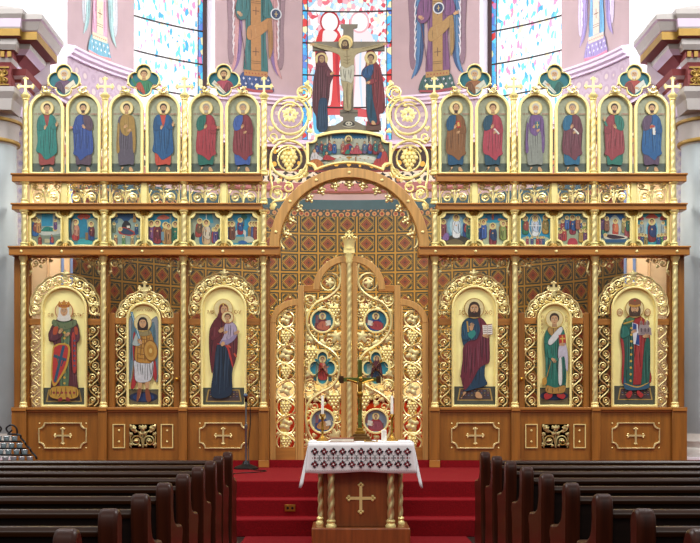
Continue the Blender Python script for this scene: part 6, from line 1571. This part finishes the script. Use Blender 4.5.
# ================================================================== pews
def pew(s, y, xin, label):
    xo = xin + s*4.2
    t = thing('pew', label, 'pew', (xin, y, 0), 'dark pews %s of the aisle' % SIDE[s])
    xa, xb = sorted((xin + s*.06, xo))
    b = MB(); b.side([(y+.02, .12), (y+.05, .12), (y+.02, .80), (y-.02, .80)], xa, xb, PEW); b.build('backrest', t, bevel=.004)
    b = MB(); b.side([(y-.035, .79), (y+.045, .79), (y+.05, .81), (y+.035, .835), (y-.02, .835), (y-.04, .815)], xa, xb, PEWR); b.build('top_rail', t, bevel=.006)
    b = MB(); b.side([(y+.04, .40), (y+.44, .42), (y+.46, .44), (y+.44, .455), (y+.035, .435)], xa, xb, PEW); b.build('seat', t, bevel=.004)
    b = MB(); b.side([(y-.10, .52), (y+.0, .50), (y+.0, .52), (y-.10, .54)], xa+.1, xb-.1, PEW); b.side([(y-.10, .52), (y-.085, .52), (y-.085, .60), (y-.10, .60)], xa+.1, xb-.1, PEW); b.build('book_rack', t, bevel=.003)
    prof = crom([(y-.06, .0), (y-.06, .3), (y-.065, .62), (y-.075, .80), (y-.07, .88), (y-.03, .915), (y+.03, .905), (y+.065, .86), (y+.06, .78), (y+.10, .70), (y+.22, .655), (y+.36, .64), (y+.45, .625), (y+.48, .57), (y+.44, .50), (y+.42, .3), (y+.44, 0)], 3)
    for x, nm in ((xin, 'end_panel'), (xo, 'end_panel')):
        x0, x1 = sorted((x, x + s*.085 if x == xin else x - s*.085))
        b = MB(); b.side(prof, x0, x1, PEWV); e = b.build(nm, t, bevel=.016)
    return t
RW = ['foremost', 'second', 'third', 'fourth', 'fifth', 'sixth', 'seventh', 'eighth', 'rearmost visible']
pr = {}
for s in (-1, 1):
    for k in range(9):
        y = 11.0 - .82*k; xin = -.965 - (.02 if k < 2 else 0) if s < 0 else 1.285
        L = 'dark wooden pew %s of the aisle, %s row %s the steps' % (SIDE[s], RW[k], 'before' if k == 0 else 'back from')
        if s not in pr: pr[s] = pew(s, y, xin, L)
        else: dup(pr[s], (xin, y, 0), L)

# ================================================================== LIGHT AND CAMERA
w = bpy.data.worlds.new('daylit_nave'); SC.world = w; w.use_nodes = True; nt = w.node_tree
bg = nt.nodes['Background']; tc = nd(nt, 'ShaderNodeTexCoord'); sx = nd(nt, 'ShaderNodeSeparateXYZ'); rp = nd(nt, 'ShaderNodeValToRGB')
nt.links.new(tc.outputs['Generated'], sx.inputs[0])
ma = nd(nt, 'ShaderNodeMath', operation='MULTIPLY_ADD'); ma.inputs[1].default_value = .5; ma.inputs[2].default_value = .5; nt.links.new(sx.outputs[2], ma.inputs[0])
nt.links.new(ma.outputs[0], rp.inputs['Fac']); e = rp.color_ramp.elements
e[0].position = .42; e[0].color = (.10, .075, .06, 1); e[1].position = .80; e[1].color = (1.0, .98, .95, 1)
k = e.new(.55); k.color = (.34, .31, .29, 1)
nt.links.new(rp.outputs['Color'], bg.inputs['Color']); bg.inputs['Strength'].default_value = .6
def area(name, loc, rot, size, power, col=(1, 1, 1), sy=None):
    l = bpy.data.lights.new(name, 'AREA'); l.energy = power; l.color = col; l.size = size
    if sy: l.shape = 'RECTANGLE'; l.size_y = sy
    o = bpy.data.objects.new(name, l); COL.objects.link(o); o.location = loc; o.rotation_euler = rot; return o
from mathutils import Vector
def aim(o, p): o.rotation_euler = (Vector(p) - o.location).to_track_quat('-Z', 'Y').to_euler()
for s in (-1, 1):
    aim(area('nave_side_fill', (XC+s*5.5, 10.8, 9.4), (0, 0, 0), 2.2, 490, (1, .98, .96), 3.5), (XC - s*.5, 15.2, 2.6))  # added fill lights high in the nave, no window modelled there
aim(area('nave_rear_fill', (XC, 1.0, 8.5), (0, 0, 0), 4, 260, (1, .96, .90), 3), (XC, 15.2, 2.2))  # added fill above the camera that brightens the screen from the front
# assumed warm lights added unseen behind the screen, without fixtures, washing the tiled wall
for x, p in ((-.75, 24), (.75, 24), (0, 10)):
    aim(area('assumed_wash_light', (XC+x, 16.1, 2.5 if x else 4.2), (0, 0, 0), .3, p, (1, .62, .12)), (XC+x*1.2, 19.5, 2.1))
area('apse_top_fill', (XC, 17.6, 10.1), (0, 0, 0), 3.5, 40, (.95, .97, 1))  # unseen fill added under the ceiling to brighten the upper apse
for sg in (-1, 1): aim(area('sanctuary_side_fill', (XC+sg*1.6, 16.4, 5.2), (0, 0, 0), .8, 16, (.94, .97, 1)), (XC+sg*2.9, 18.2, 3.2))  # added fills in mid-air, lifting the side parts of the tiled wall

for sg in (-1, 1):
    aim(area('side_passage_fill', (XC+sg*3.2, 15.62, 4.1), (0, 0, 0), .4, 14, (1, .95, .86)), (XC+sg*4.15, 16.1, 3.2))  # no lamp here: added fill brightening the peach wall behind the outer bays
    o_ = area('apse_window_daylight', (XC+sg*2.6, YA+2.95, 7.6), (0, 0, 0), 1.2, 40, (.97, .98, 1), 3); o_.data.spread = radians(60); aim(o_, (XC-sg*3.7, YA+1.5, 6.8))
cam = bpy.data.cameras.new('camera'); co = bpy.data.objects.new('camera', cam); COL.objects.link(co); SC.camera = co
co.location = (0, 0, CAMZ); co.rotation_euler = (pi/2, 0, 0)
cam.sensor_fit = 'HORIZONTAL'; cam.sensor_width = 36; cam.lens = 36*1200/700
cam.shift_x = 10/700; cam.shift_y = (400-271.5)/700; cam.clip_end = 200
SC.view_settings.view_transform = 'Standard'; SC.view_settings.look = 'None'; SC.view_settings.gamma = 1
SC.view_settings.exposure = .25; SC.view_settings.use_curve_mapping = False
